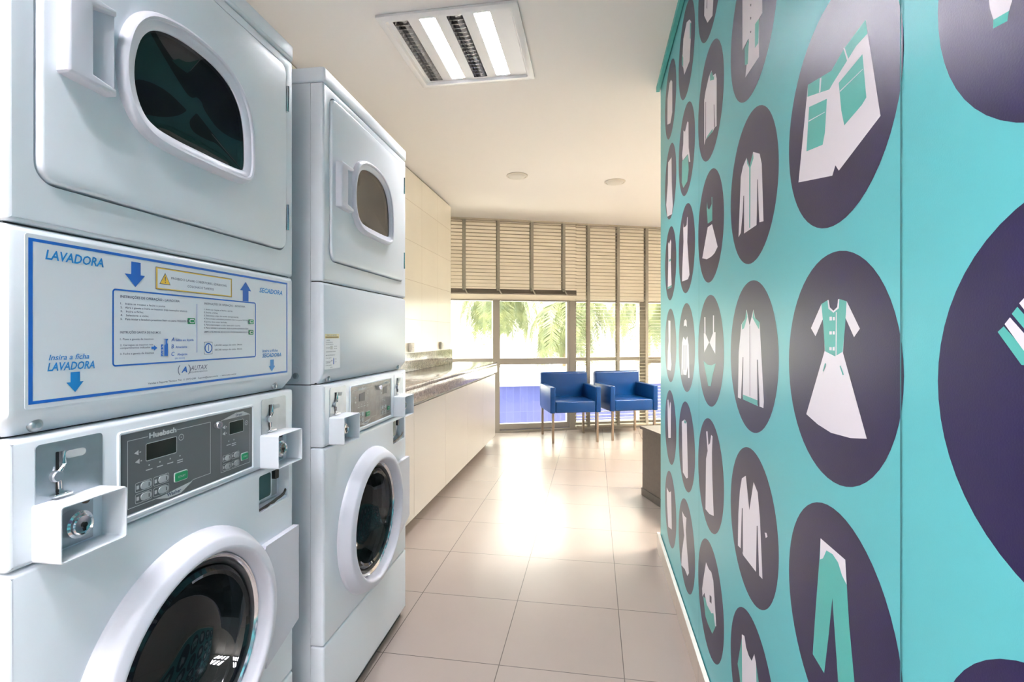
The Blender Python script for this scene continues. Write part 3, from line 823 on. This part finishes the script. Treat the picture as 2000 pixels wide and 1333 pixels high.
    m_.text('A', P, .3080, 1.1260, d, .0115, blue_print, .25, .03, width=.015, align='CENTER')
    m_.text('AUTAX', P, .3240, 1.1285, d, .0100, text_dark, .25, .0, width=.046)
    m_.text('EQUIPAMENTOS', P, .3225, 1.1233, d, .0026, text_dark, 0, 0, width=.047)
    m_.text('Vendas e Suporte T\u00e9cnico: Tel.: 11 3975 6380   Suporte@autax.com.br   -  www.autax.com.br', P, .2243, 1.1098, d, .0036, text_dark, 0, .01, width=.234)

def sticker_small(m_):
    P = PM
    m_.plate(rrect(.004, .098, 1.098, 1.205, .002), P, 0, .0005, sticker_white)
    m_.poly([(.006, 1.190), (.092, 1.190), (.092, 1.2035), (.006, 1.2035)], P, .0009, yellow_pale)
    m_.text('PROIBIDO LAVAR COBERTORES,', P, .014, 1.1985, .0012, .0030, text_dark, 0, .02, width=.062)
    m_.poly([(.008, 1.1915), (.088, 1.1915), (.088, 1.1960), (.008, 1.1960)], P, .0012, ochre)
    m_.text('EDREDONS, COLCHAS E TAPETES', P, .014, 1.1925, .0014, .0026, text_dark, 0, .02, width=.066)
    rows = [('LAVADORA', .014, 1.1835, .020), ('1. Insira as roupas e feche a porta', .011, 1.1775, .040), ('2. Insira a ficha e selecione o ciclo', .011, 1.1715, .044), ('3. Abra a gaveta', .011, 1.1610, .022),
            ('INSTRU\u00c7\u00d5ES DE OPERA\u00c7\u00c3O - SECADORA', .011, 1.1490, .058), ('LIMPE O FILTRO ANTES DE CADA CICLO', .010, 1.1385, .055), ('1. Puxe a gaveta', .010, 1.1305, .033),
            ('2. Carregue os insumos', .010, 1.1205, .031), ('indicados', .010, 1.1165, .026), ('3. Feche a gaveta', .010, 1.1090, .034)]
    for t, x, z, w in rows: m_.text(t, P, x, z, .0012, .0026, text_dark, 0, .02, width=w)
    m_.poly(rrect(.036, .052, 1.157, 1.168, .002, 2), P, .0010, print_light)
    m_.poly([(.044, 1.1200), (.049, 1.1225), (.044, 1.1250)], P, .0012, text_dark)
    m_.poly([(.055, 1.1110), (.060, 1.1110), (.060, 1.1275), (.0575, 1.1320), (.055, 1.1275)], P, .0012, blue_print)
    for z in (1.1255, 1.1165): m_.text('A  B  C', P, .064, z, .0012, .0028, text_dark, 0, .01)
    for z in (1.1650, 1.1580): m_.text('34min 45min', P, .060, z, .0012, .0028, text_dark, 0, .01, width=.018)
    m_.text('AUTAX', P, .034, 1.1010, .0012, .0034, text_dark, .25, .0)

def machine(loc, rotz, label, variant):
    root = thing('stacked_washer_dryer', label, 'washing machine', loc, rotz, 'coin-operated washer and dryer stacks')
    B = -.041                                     # front panels wrap this far round the sides
    # washer carcass (open front) and drum
    m_ = MB()
    def shell(z0, z1, inset_=.0015):
        x0, x1, y0, y1 = inset_, MW - inset_, -B + .0015, MD
        t = .012
        m_.box(x0, x0 + t, y0, y1, z0, z1, enamel); m_.box(x1 - t, x1, y0, y1, z0, z1, enamel)
        m_.box(x0, x1, y1 - t, y1, z0, z1, enamel)
        m_.box(x0 + t, x1 - t, y0, y1 - t, z0, z0 + t, enamel); m_.box(x0 + t, x1 - t, y0, y1 - t, z1 - t, z1, enamel)
    shell(.02, Z_DRY - .003)
    for sx in (.05, MW - .05):
        for sy in (.09, MD - .06): m_.lathe([(.02, 0), (.02, .02)], lambda x, y, h, sx=sx, sy=sy: Vector((sx + x, sy + y, h)), seam, 12, True)
    m_.build('washer_cabinet', root)
    m_ = MB(); shell(Z_DRY, Z_CAP - .002)
    if True:                                      # notched bracket low on the side by the machine joint
        m_.plate(rrect(-.0002 + .08, .0998 + .02, Z_DRY + .004, Z_DRY + .055, .012), lambda a, b, d: Vector((.0015 - d, a, b)), 0, .001, enamel)
        m_.lathe([(.009, 0), (.009, .0035), (.006, .006), (0, .006)], lambda x, y, h: Vector((.0005 - h, .118 - .03 + x, Z_DRY + .025 + y)), steel, 14)
    m_.build('dryer_cabinet', root)
    m_ = MB(); m_.panel(rrect(.0, MW, Z_CAP, Z_TOP, .006, 3), PM, .002, -MD, enamel, bev=.008)
    m_.build('top_cap', root)
    # toe panel, washer front, control front
    m_ = MB(); m_.panel(rrect(0, MW, .035, Z_TOE - .0012, .005, 3), PM, 0, B, enamel, bev=.007)
    m_.box(.012, MW - .012, .02, .035, .0, .035, seam)
    m_.build('toe_panel', root)
    m_ = MB()
    drw = rrect(.541, .667, .762, .852, .006, 3)
    m_.panel(rrect(0, MW, Z_TOE + .0012, Z_CTRL - .0012, .005, 3), PM, 0, B, enamel, bev=.008,
             holes=[circle(RC[0], RC[1], .236, 64), drw])
    m_.build('washer_front', root)
    # dispenser recess
    m_ = MB()
    m_.poly([(.538, .758), (.670, .758), (.670, .856), (.538, .856)], PM, -.030, enamel)
    m_.plate(rrect(.543, .618, .780, .850, .006, 3), PM, -.030, -.018, enamel)
    m_.plate(rrect(.547, .612, .785, .846, .008, 3), PM, -.018, -.0165, tealglass)
    m_.plate([(.620, .778), (.646, .778), (.646, .852), (.620, .852)], PM, -.030, -.022, steel)
    m_.plate(rrect(.624, .640, .822, .845, .002, 2), PM, -.022, -.012, black)
    m_.plate([(.541, .7635), (.560, .765), (.580, .764), (.592, .767), (.606, .7655), (.622, .769), (.640, .7705), (.652, .774), (.661, .783), (.657, .789), (.650, .781), (.636, .777), (.62, .776), (.60, .773), (.575, .771), (.541, .7685)], PM, -.006, -.0035, black)
    m_.plate(rrect(.541, .667, .762, .769, .002, 2), PM, -.028, -.007, enamel)
    m_.build('detergent_drawer', root)
    # washer door: collar, chrome trims, glass bowl; hinge block is part of the moulding
    m_ = MB()
    m_.lathe([(.236, -.02), (.249, .0005), (.2482, .007), (.2455, .0115), (.2315, .0345), (.2290, .0372), (.2255, .0388), (.2120, .0435), (.2080, .0438), (.2045, .0420), (.2025, .0390), (.200, .03), (.197, .010), (.196, -.006)], PR, plastic, 72)
    hb = [(RC[0] + .249 * math.cos(a), RC[1] + .249 * math.sin(a)) for a in [-.30, -.1, .12, .34, .50]]
    blk = [(.6865, .425), (.6865, .681), (.545, .681)] + [(x - .01, y) for x, y in reversed(hb)] + [(.545, .380)]
    m_.plate(blk, PM, .0004, .017, plastic)
    wd = m_.build('washer_door', root)
    m_ = MB()
    m_.lathe([(.1962, -.003), (.1955, .009), (.193, .0125), (.190, .009), (.188, .009), (.186, .013), (.183, .009)], PR, chrome, 72)
    m_.lathe([(.183, .009), (.180, .011), (.172, .002), (.168, -.012)], PR, gasket, 72)
    m_.build('door_trim', wd, label='chrome and black ring')
    m_ = MB()
    m_.lathe([(.174, -.004), (.170, .008), (.160, .014), (.152, .010), (.146, -.004), (.135, -.04), (.120, -.062), (.095, -.078), (.06, -.086), (.0, -.088)], PR, bowl_glass, 72)
    m_.build('glass', wd)
    m_ = MB()
    prof = [(.21, -.045), (.205, -.05), (.190, -.055), (.188, -.075), (.225, -.085), (.24, -.12), (.24, -.42), (.0, -.43)]
    m_.lathe(prof[:5], PR, gasket, 48); m_.lathe(prof[4:], PR, drum_steel, 48)
    for k in range(3):                             # lifters
        a = 2 * PI * k / 3 + .6
        ca, sa = math.cos(a), math.sin(a)
        pts = [(-.035, .238), (-.02, .19), (0, .175), (.02, .19), (.035, .238)]
        m_.rings([[Vector((RC[0] + u * -sa + v * ca, h, RC[1] + u * ca + v * sa)) for u, v in pts] for h in (.13, .41)], drum_steel, True, True)
    m_.build('drum', root)
    # control front
    m_ = MB()
    bez = rrect(.1637, .519, .8785, 1.0335, .006, 3)
    m_.panel(rrect(0, MW, Z_CTRL + .0012, Z_DRY - .0015, .005, 3), PM, 0, B, enamel, bev=.008)
    m_.rings([[PM(x, y, .0) for x, y in bez], [PM(x, y, .0035) for x, y in inset(bez, .0012)], [PM(x, y, .0035) for x, y in inset(bez, .004)], [PM(x, y, .0012) for x, y in inset(bez, .006)]], enamel, False, False)
    m_.build('control_housing', root)
    m_ = MB()
    face = worn_face if variant else panel_grey
    m_.plate(rrect(.1705, .5125, .886, 1.0275, .002, 2), PM, 0, .0014, face)
    d = .0019
    wf = [(.182, .8955), (.258, .8955), (.272, .893), (.300, .893), (.330, .9055), (.378, .9055), (.378, 1.0155), (.182, 1.0155)]
    m_.holed(wf, [inset(wf, .0011)], PM, d, print_light)
    df = [(.408, .8975), (.505, .8975), (.505, 1.0120), (.455, 1.0200), (.408, 1.0120)]
    m_.holed(df, [inset(df, .0011)], PM, d, print_light)
    m_.poly([(.408, 1.0120), (.505, 1.0120), (.480, 1.0225), (.455, 1.0225)], PM, d, print_light)
    m_.text('Dryer', PM, .4665, 1.0145, d + .0004, .0058, text_dark, 0, .02, width=.022, align='CENTER')
    m_.poly([(.240, .8955), (.268, .8885), (.298, .8885), (.328, .9035), (.318, .9035)], PM, d, print_light)
    m_.text('Washer', PM, .282, .8920, d + .0004, .0066, text_dark, 0, .03, width=.034, align='CENTER')
    m_.poly([(.2235, 1.010), (.2895, 1.010), (.2895, 1.022), (.2235, 1.022)], PM, d + .0001, face)
    m_.text('Huebsch', PM, .2565, 1.0115, d + .0004, .0095, print_light, 0, .045, width=.062, align='CENTER')
    for x, nb in ((.213, 4), (.431, 2)):
        for j in range(nb):
            xx = (.226 if nb == 4 else .433) + j * (.0235 if nb == 4 else .0165)
            m_.poly(circle(xx, .9625, .0016, 10), PM, d, print_light)
            m_.poly([(xx - .007, .9535), (xx + .007, .9535), (xx + .007, .9553), (xx - .007, .9553)], PM, d, print_light)
            if j >= nb - 1: m_.poly([(xx - .007, .9495), (xx + .007, .9495), (xx + .007, .9511), (xx - .007, .9511)], PM, d, print_light)
    for x, z, r in ((.2995, .9985, .0065), (.492, .9935, .0055)):
        m_.holed(circle(x, z, r, 20), [circle(x, z, r - .0012, 20)], PM, d, print_light)
        m_.poly(circle(x, z, .0012, 8), PM, d, print_light)
    for x, z in ((.203, .9905), (.205, .9745), (.421, .996), (.421, .982)):
        m_.poly([(x - .008, z), (x + .001, z + .0045), (x + .001, z - .0045)], PM, d, print_light)
        m_.poly([(x + .003, z - .001), (x + .006, z - .001), (x + .006, z + .001), (x + .003, z + .001)], PM, d, print_light)
    cp = m_.build('control_panel', root, label='dark grey printed panel' if not variant else 'worn metallic panel with torn displays')
    for (x0, x1, z0, z1) in ((.2185, .2885, .9705, 1.0030), (.4335, .4820, .9755, 1.0050)):
        m_ = MB()
        if variant:
            x0 += .012 if x0 < .3 else 0
            m_.plate([(x0, z0), (x0 + (x1 - x0) * .4, z0 + .003), (x1 - .012, z0), (x1 - .010, z1 - .006), (x1, z1), (x0 + .006, z1 - .004)] if x0 > .3 else [(x0, z0 + .004), (x1 - .014, z0 + .002), (x1 - .012, z1), (x0 + .004, z1 - .004)], PM, .0014, .0022, black)
        else:
            r1 = rrect(x0, x1, z0, z1, .003, 3)
            m_.holed(r1, [inset(r1, .0012)], PM, .0022, print_light)
            m_.plate(inset(r1, .0012), PM, .0014, .0021, lcd)
        m_.build('display', cp)
    for x, z, sc in ((.2145, .9285, 1), (.2145, .9085, 1), (.2525, .9285, 1), (.2525, .9085, 1), (.426, .9265, .72), (.426, .9075, .72), (.4545, .9265, .72), (.4545, .9075, .72)):
        m_ = MB()
        w, h = .0175 * sc, .0085 * (1 if sc == 1 else .85)
        bt = rrect(x - w, x + w, z - h, z + h, .003, 3)
        m_.holed(bt, [inset(bt, .0008)], PM, .0020, print_light)
        m_.plate(rrect(x - w * .35, x + w * .88, z - h * .75, z + h * .75, h * .7, 4), PM, .0014, .0030, print_button)
        m_.poly([(x + w * .5, z - h * .4), (x + w * .65, z - h * .4), (x + w * .65, z + h * .4), (x + w * .5, z + h * .4)], PM, .0034, panel_grey)
        m_.poly([(x - w * .85, z - h * .4), (x - w * .55, z - h * .4), (x - w * .55, z + h * .4), (x - w * .85, z + h * .4)], PM, .0020, print_light)
        m_.build('button', cp)
    for x, z, w, h in ((.2985, .9225, .0165, .0095), (.4850, .9165, .0125, .0085)):
        m_ = MB()
        m_.plate(rrect(x - w, x + w, z - h, z + h, .0035, 3), PM, .0014, .0028, print_light if not variant else steel)
        m_.plate(rrect(x - w + .0015, x + w - .0015, z - h + .0015, z + h - .0015, .003, 3), PM, .0028, .0040, green)
        m_.text('START', PM, x, z - .002, .0044, .004, print_light, 0, .01, width=w * 1.1, align='CENTER')
        m_.build('start_button', cp, label='green start button')
    m_ = MB()
    m_.lathe([(.0085, 0), (.0085, .010), (.0075, .012), (.003, .012), (.003, .008), (0, .008)], lambda x, y, h: Vector((.3925 + x, -h - .001, 1.006 + y)), chrome, 20)
    m_.build('key_lock', cp)
    # coin plates, slots and boxes
    for x0, x1 in ((.035, .137), (.549, .650)):
        m_ = MB()
        m_.plate(rrect(x0, x1, .945, 1.0395, .006, 4), PM, 0, .0016, steel)
        m_.plate(rrect(x0 + .042, x0 + .074, 1.010, 1.022, .006, 4), PM, .0016, .0020, print_light)
        pl = m_.build('coin_plate', root)
        xs = x0 + .027
        m_ = MB()
        m_.plate(rrect(xs + .001, xs + .0055, .962, 1.024, .0015, 2), PM, .0016, .0022, black)
        m_.tube([PM(xs + .010, 1.024, .004), PM(xs + .011, 1.004, .005), PM(xs + .006, .998, .006), PM(xs + .001, .992, .006)], .0028, chrome, 8)
        m_.lathe([(.0085, .001), (.0085, .007), (.007, .009), (0, .009)], lambda x, y, h, xs=xs: Vector((xs + x, -h, .988 + y)), steel, 20)
        m_.tube([PM(xs + .004, .984, .004), PM(xs + .005, .968, .004)], .0026, chrome, 8)
        m_.panel(rrect(xs - .008, xs + .019, .957, .962, .0015, 2), PM, .012, 0, chrome, bev=.001)
        m_.build('coin_slot', pl)
        m_ = MB()
        xo = x0 - .004
        ou = rrect(xo, xo + .106, .870, .9535, .005, 4)
        inn = inset(ou, .0028)
        m_.rings([[PM(x, y, .0) for x, y in ou], [PM(x, y, .046) for x, y in ou], [PM(x, y, .0485) for x, y in inset(ou, .0008)], [PM(x, y, .0485) for x, y in inset(inn, -.0005)], [PM(x, y, .047) for x, y in inn], [PM(x, y, .004) for x, y in inn]], enamel, False, True)
        m_.plate(rrect(xo + .004, xo + .086, .876, .948, .002, 2), PM, .004, .006, steel)
        m_.lathe([(.006, 0), (.006, .004), (0, .004)], lambda x, y, h, xo=xo: Vector((xo + .072 + x, -h - .006, .940 + y)), rust, 12)
        cb = m_.build('coin_box', root, label='white box shielding the coin lock')
        m_ = MB()
        lc = (xo + .050, .910)
        m_.lathe([(.021, .006), (.0205, .024), (.017, .026), (.0165, .030), (.0145, .0315), (.013, .029), (0, .0285)], lambda x, y, h, lc=lc: Vector((lc[0] + x, -h, lc[1] + y)), chrome, 28)
        m_.plate(circle(lc[0] + .002, lc[1] - .001, .0042, 12), PM, .0285, .0302, black)
        m_.plate([(lc[0], lc[1] - .001), (lc[0] + .004, lc[1] - .001), (lc[0] + .0035, lc[1] - .010), (lc[0] + .0005, lc[1] - .010)], PM, .0285, .0302, black)
        m_.build('lock', cb, label='round chrome keyed lock')
    # dryer lower panel with a bevelled foot
    m_ = MB()
    zt, zb, zk = Z_SEAM - .0015, Z_DRY + .0015, 1.086
    prof = [(B, zb), (-.022, zb), (-.018, zb + .003), (-.003, zk - .004), (0, zk + .004), (0, zt - .010), (-.002, zt - .004), (-.006, zt - .001), (-.010, zt), (B, zt)]
    sec = []
    for k, (sx, dd) in enumerate(((.0, -.012), (.0012, -.006), (.004, -.002), (.010, 0), (MW - .010, 0), (MW - .004, -.002), (MW - .0012, -.006), (MW, -.012))):
        sec.append([PM(sx + (0 if zz > zk - .01 or dq <= B else (.014 * (1 if sx < .3 else -1)) * (zk - zz) / (zk - zb)), zz, min(dq, dq + dd) if dq > B else dq) for dq, zz in prof])
    m_.rings(sec, enamel, True, True)
    m_.box(.01, MW - .01, .03, .05, Z_DRY - .006, Z_DRY + .004, seam)
    m_.box(.004, MW - .004, .012, .04, Z_SEAM - .004, Z_SEAM + .004, seam)
    m_.build('dryer_lower_panel', root)
    for sx in (.044, .619):
        m_ = MB()
        m_.lathe([(.0105, -.012), (.010, -.0085), (.0075, -.0055), (.004, -.0040), (0, -.0050)], lambda x, y, h, sx=sx: Vector((sx + x, -h, 1.0675 + y)), steel, 20)
        m_.build('screw', root)
    m_ = MB()
    if variant: sticker_small(m_)
    else: sticker_big(m_)
    m_.build('instruction_sticker', root, smooth=0, label='large blue-framed instruction sheet in Portuguese' if not variant else 'small faded instruction sheet with an ochre heading')
    # dryer upper front with the recessed door opening and door
    m_ = MB()
    m_.panel(rrect(0, MW, Z_SEAM + .0015, Z_CAP - .0015, .005, 3), PM, -.001, B, enamel, bev=.007, holes=[rrect(.0345, .6515, 1.4225, 1.9225, .03, 6)], hole_d=-.02)
    m_.build('dryer_front', root)
    m_ = MB()
    dl = rrect(.0385, .6485, 1.4265, 1.9185, .028, 6)
    m_.panel(dl, PM, .006, -.018, enamel, bev=.006, holes=[inset(WIN_OUT, .012)], hole_d=-.018)
    dd = m_.build('dryer_door', root)
    m_ = MB()
    W0 = WIN_OUT
    m_.rings([[PM(x, y, .006) for x, y in W0], [PM(x, y, .014) for x, y in inset(W0, .0005)], [PM(x, y, .020) for x, y in inset(W0, .004)], [PM(x, y, .0225) for x, y in inset(W0, .009)], [PM(x, y, .0215) for x, y in inset(W0, .013)],
              [PM(x, y, .018) for x, y in inset(W0, .015)], [PM(x, y, .016) for x, y in inset(W0, .026)], [PM(x, y, .012) for x, y in inset(W0, .030)], [PM(x, y, -.012) for x, y in inset(W0, .032)]], plastic, False, False)
    m_.build('window_surround', dd)
    m_ = MB()
    g = inset(W0, .0305)
    gx = sum(p[0] for p in g) / len(g); gz = sum(p[1] for p in g) / len(g)
    lp = [[PM(gx + (x - gx) * t, gz + (y - gz) * t, .0095 - .0060 * (1 - t * t)) for x, y in g] for t in (1, .93, .85, .75, .64, .52, .40, .28, .16, .05)]
    m_.rings(lp, door_glass, False, True)
    m_.build('glass', dd)
    m_ = MB()
    g2 = inset(W0, .034)
    m_.rings([[PM(x, y, .004) for x, y in g2], [PM(x, y, .0) for x, y in inset(g2, .006)], [PM(x, y, -.02) for x, y in inset(g2, .010)], [PM(x, y, -.2) for x, y in inset(g2, .012)]], drum_steel, False, True)
    m_.build('inner_drum', dd)
    # moulded pull handle, scooped on the side facing the window
    m_ = MB()
    z0, z1 = 1.594, 1.733
    hx0, hx1 = .060, .1395
    lo = [[PM(hx0, z0 + .004, .006), PM(hx1, z0, .006), PM(hx1, z1, .006), PM(hx0, z1 - .004, .006)],
          [PM(hx0 + .004, z0 + .008, .026), PM(hx1 - .004, z0 + .002, .026), PM(hx1 - .004, z1 - .002, .026), PM(hx0 + .004, z1 - .008, .026)]]
    # body as a frame: left grip bar, top and bottom arms, sloped scoop floor
    m_.panel([(hx0, z0 + .003), (hx0 + .003, z0), (hx1, z0 - .001), (hx1, z0 + .010), (.100, z0 + .016), (.100, z1 - .016), (hx1, z1 - .008), (hx1, z1 + .001), (hx0 + .003, z1), (hx0, z1 - .003)], PM, .028, .006, plastic, bev=.005)
    m_.add([PM(.098, z0 + .010, .009), PM(hx1 - .001, z0 + .006, .022), PM(hx1 - .001, z1 - .006, .022), PM(.098, z1 - .010, .009),
            PM(hx1 - .001, z0 + .006, .006), PM(hx1 - .001, z1 - .006, .006)], [(0, 1, 2, 3), (1, 4, 5, 2)], plastic)
    m_.build('handle', dd)
    for zc in (1.832, 1.515):
        m_ = MB()
        m_.tube([PM(.6545, zc - .034, .004), PM(.6545, zc + .034, .004)], .0042, chrome, 10)
        m_.plate(rrect(.650, .660, zc - .034, zc + .034, .001, 1), PM, -.004, .0005, steel)
        m_.build('hinge', dd)
    return root

AR = PI / 2 + .022
machine((-.7986, .5652, 0), AR, 'nearest stacked washer and dryer with a large blue-framed instruction sticker', 0)
machine((-.7828, 1.3546, 0), AR, 'second stacked washer and dryer, next to the worktop, with a small faded sticker', 1)

# ---------------------------------------------------------------- worktop and cabinets
CFX = -1.09
m_ = MB()
root = thing('stone_worktop', 'long speckled granite worktop with a deep front edge running towards the window', 'worktop', (-1.295, 3.8, .87), 0)
def wpart(mb, name, **k):
    o = mb.build(name, **k)
    o.parent = root
    o.matrix_parent_inverse = Matrix.Translation(-Vector(root.location))
    return o
m_.box(WL + .001, -1.07, 2.09, 5.49, .875, .90, stone, bev=.002); wpart(m_, 'slab')
m_ = MB(); m_.box(-1.092, -1.071, 2.09, 5.489, .785, .8745, stone, bev=.0015); m_.box(WL + .002, -1.093, 5.465, 5.489, .785, .8745, stone); wpart(m_, 'front_edge')
m_ = MB(); m_.box(WL + .0012, WL + .022, 2.09, 5.18, .9003, 1.05, stone, bev=.0015); wpart(m_, 'backsplash')
ys = [2.10, 2.928, 3.589, 4.237, 4.868, 5.475]
places = ['white base cabinet, first beside the machines', 'white base cabinet, second from the washing machines', 'white base cabinet, third, midway along the worktop', 'white base cabinet, fourth, second from the window end', 'white base cabinet at the window end of the worktop']
for i in range(5):
    a, b = ys[i], ys[i + 1]
    root = thing('base_cabinet', places[i], 'cabinet', (-1.3, (a + b) / 2, 0), 0, 'white cabinets under the worktop')
    L = (b - a) / 2
    m_ = MB(); m_.box(-.205, .192, -L + .0008, L - .0008, .080, .770, laminate); m_.build('body', root, smooth=0)
    m_ = MB(); m_.box(-.205, .10, -L + .0008, L - .0008, .0, .079, gap_shade); m_.build('kickboard', root, smooth=0)
    m_ = MB(); m_.box(.193, .2095, -L + .0012, L - .0012, .077, .762, laminate, bev=.001); m_.build('door', root, smooth=0)

for y, lab in ((3.985, 'cream double socket box on the tiled wall nearer the machines'), (4.83, 'cream socket box on the tiled wall near its window end')):
    root = thing('wall_socket', lab, 'socket', (WL, y, 1.097), 0, 'sockets above the worktop')
    m_ = MB(); m_.box(.0005, .024, -.042, .042, -.036, .036, socket_m, bev=.004); m_.build('housing', root)
    m_ = MB(); m_.box(.024, .027, -.028, .028, -.022, .022, base_top, bev=.001)
    for dy in (-.01, 0, .01): m_.box(.0268, .0274, dy - .002, dy + .002, -.002, .002, black)
    m_.build('outlet', root)

# ---------------------------------------------------------------- low dark cabinet behind the mural wall
root = thing('low_cabinet', 'low dark brown cabinet half hidden behind the teal wall', 'cabinet', (.351, 3.858, 0), math.atan2(-.933, .36))
# local x runs from the far corner towards the camera, local y to the right
m_ = MB(); m_.box(.008, .70, .006, .44, .055, .494, dark_lam, bev=.001); m_.build('body', root, smooth=0)
m_ = MB(); m_.box(0, .71, 0, .45, .0, .054, dark_lam, bev=.001); m_.build('plinth', root, smooth=0)
m_ = MB(); m_.box(-.012, .71, -.006, .45, .495, .515, dark_lam, bev=.001); m_.build('top', root, smooth=0)

# ---------------------------------------------------------------- armchairs
def armchair(loc, rotz, label):
    root = thing('armchair', label, 'armchair', loc, rotz, 'blue armchairs by the window')
    Wd, Dp = .585, .575
    hw = Wd / 2
    m_ = MB(); m_.box(-hw + .062, hw - .062, -Dp / 2 + .004, Dp / 2 - .09, .335, .462, vinyl, bev=.014); m_.build('seat', root)
    m_ = MB()
    M = Matrix.Translation((0, Dp / 2 - .055, .545)) @ Matrix.Rotation(math.radians(-4), 4, 'X')
    m_.box(-hw + .002, hw - .002, -.05, .05, -.208, .212, vinyl, M=M, bev=.026); m_.build('backrest', root)
    for sg in (-1, 1):
        m_ = MB()
        x0, x1 = (-hw, -hw + .06) if sg < 0 else (hw - .06, hw)
        m_.box(x0, x1, -Dp / 2, Dp / 2 - .075, .333, .622, vinyl, bev=.012); m_.build('arm', root)
    for sx in (-1, 1):
        for sy in (-1, 1):
            m_ = MB()
            x, y = sx * .2565, sy * .258 - .0025
            m_.box(x - .0125, x + .0125, y - .0125, y + .0125, 0, .345, leg_metal, bev=.002); m_.build('leg', root)
    return root
def chair_loc(fx, fy, ang):
    """centre of the chair from the floor point of its front-left leg"""
    ca, sa = math.cos(ang), math.sin(ang)
    lx, ly = -.2565, -.2705
    return (fx - (ca * lx - sa * ly), fy - (sa * lx + ca * ly), 0)
CA = math.radians(18.8)
armchair(chair_loc(-.4436, 5.512, CA), CA, 'blue vinyl armchair on metal legs, nearer the white cabinets')
c2 = armchair(chair_loc(.2127, 5.7727, CA + .03), CA + .03, 'blue vinyl armchair on metal legs, beside the low dark cabinet')

# ---------------------------------------------------------------- outside
m_ = MB()
vs = [win_pt(-14, .15, -.35), win_pt(16, .15, -.35), win_pt(16, 40, -.35), win_pt(-14, 40, -.35)]
m_.add(vs, [(0, 1, 2, 3)], paving)
struct(m_.build('ground', smooth=0))
m_ = MB()
root = thing('pool_wall', 'low wall of blue tiles with a white coping outside the window', 'wall', win_pt(0, 1.6, 0), WA)
m_.box(-8, 12, 0, .25, -.35, .40, pool_blue); m_.build('tiled_face', root, smooth=0)
m_ = MB(); m_.box(-8, 12, -.04, 3.2, .401, .49, render_white, bev=.01); m_.build('coping', root)

PS = (3.0, -1.7, 1.46, 6.1)
def palm(s, off, crown, label, nf, seed, lean=0.0):
    rnd = random.Random(seed)
    base = win_pt(s, off, -.35)
    root = thing('palm_tree', label, 'palm', base, rnd.uniform(0, 6), 'palms outside the window')
    m_ = MB()
    crown += .35
    pts = [(lean * (k / 8) ** 2, 0, crown * k / 8) for k in range(9)]
    m_.tube(pts, .13, trunk_m, 12, .085)
    m_.build('trunk', root)
    for i in range(nf):
        az = i * 2.399 + rnd.uniform(-.2, .2)
        el = rnd.uniform(-.15, 1.15)
        L = rnd.uniform(1.6, 2.4)
        m_ = MB()
        n = 56
        p = Vector((lean, 0, crown))
        d = Vector((math.cos(az) * math.cos(el), math.sin(az) * math.cos(el), math.sin(el)))
        spine = [p.copy()]
        dirs = [d.copy()]
        for k in range(n):
            d = (d + Vector((0, 0, -.062 - .03 * k / n))).normalized()
            p = p + d * (L / n)
            spine.append(p.copy()); dirs.append(d.copy())
        m_.tube(spine[::3], .011, frond_m, 5, .003)
        side0 = Vector((-math.sin(az), math.cos(az), 0))
        vs, fs = [], []
        for k in range(3, n + 1):
            for sg in (-1, 1):
                for h in (0, .5):
                    q = spine[k] - dirs[k] * (L / n) * h
                    ll = (.62 * math.sin(PI * min(1, (k - h) / n * .9 + .12)) + .08) * rnd.uniform(.8, 1.1)
                    dr = (side0 * sg * .75 + dirs[k] * .45 + Vector((0, 0, rnd.uniform(-.35, .0)))).normalized()
                    mid = q + dr * ll * .5
                    tip = mid + (dr * .5 + Vector((0, 0, -.9))).normalized() * ll * .55
                    wv = dirs[k] * .0075
                    b = len(vs)
                    vs += [q - wv, q + wv, mid + wv * 1.1, mid - wv * 1.1, tip]
                    fs += [(b, b + 1, b + 2, b + 3), (b + 3, b + 2, b + 4)]
        m_.add(vs, fs, frond_m)
        m_.build('frond', root, smooth=0)
    return root
palm(PS[0], 6.6, 1.95, 'feathery palm nearest the glazing, in line with its second post', 34, 3)
palm(PS[1], 6.6, 2.3, 'palm behind the worktop end, leftmost of the palms', 34, 8)
palm(PS[2], 8.6, 2.5, 'palm straight behind the first post of the glazing', 34, 11)
palm(PS[3], 8.2, 2.3, 'palm seen through the lowered blind, rightmost of the palms', 34, 5)
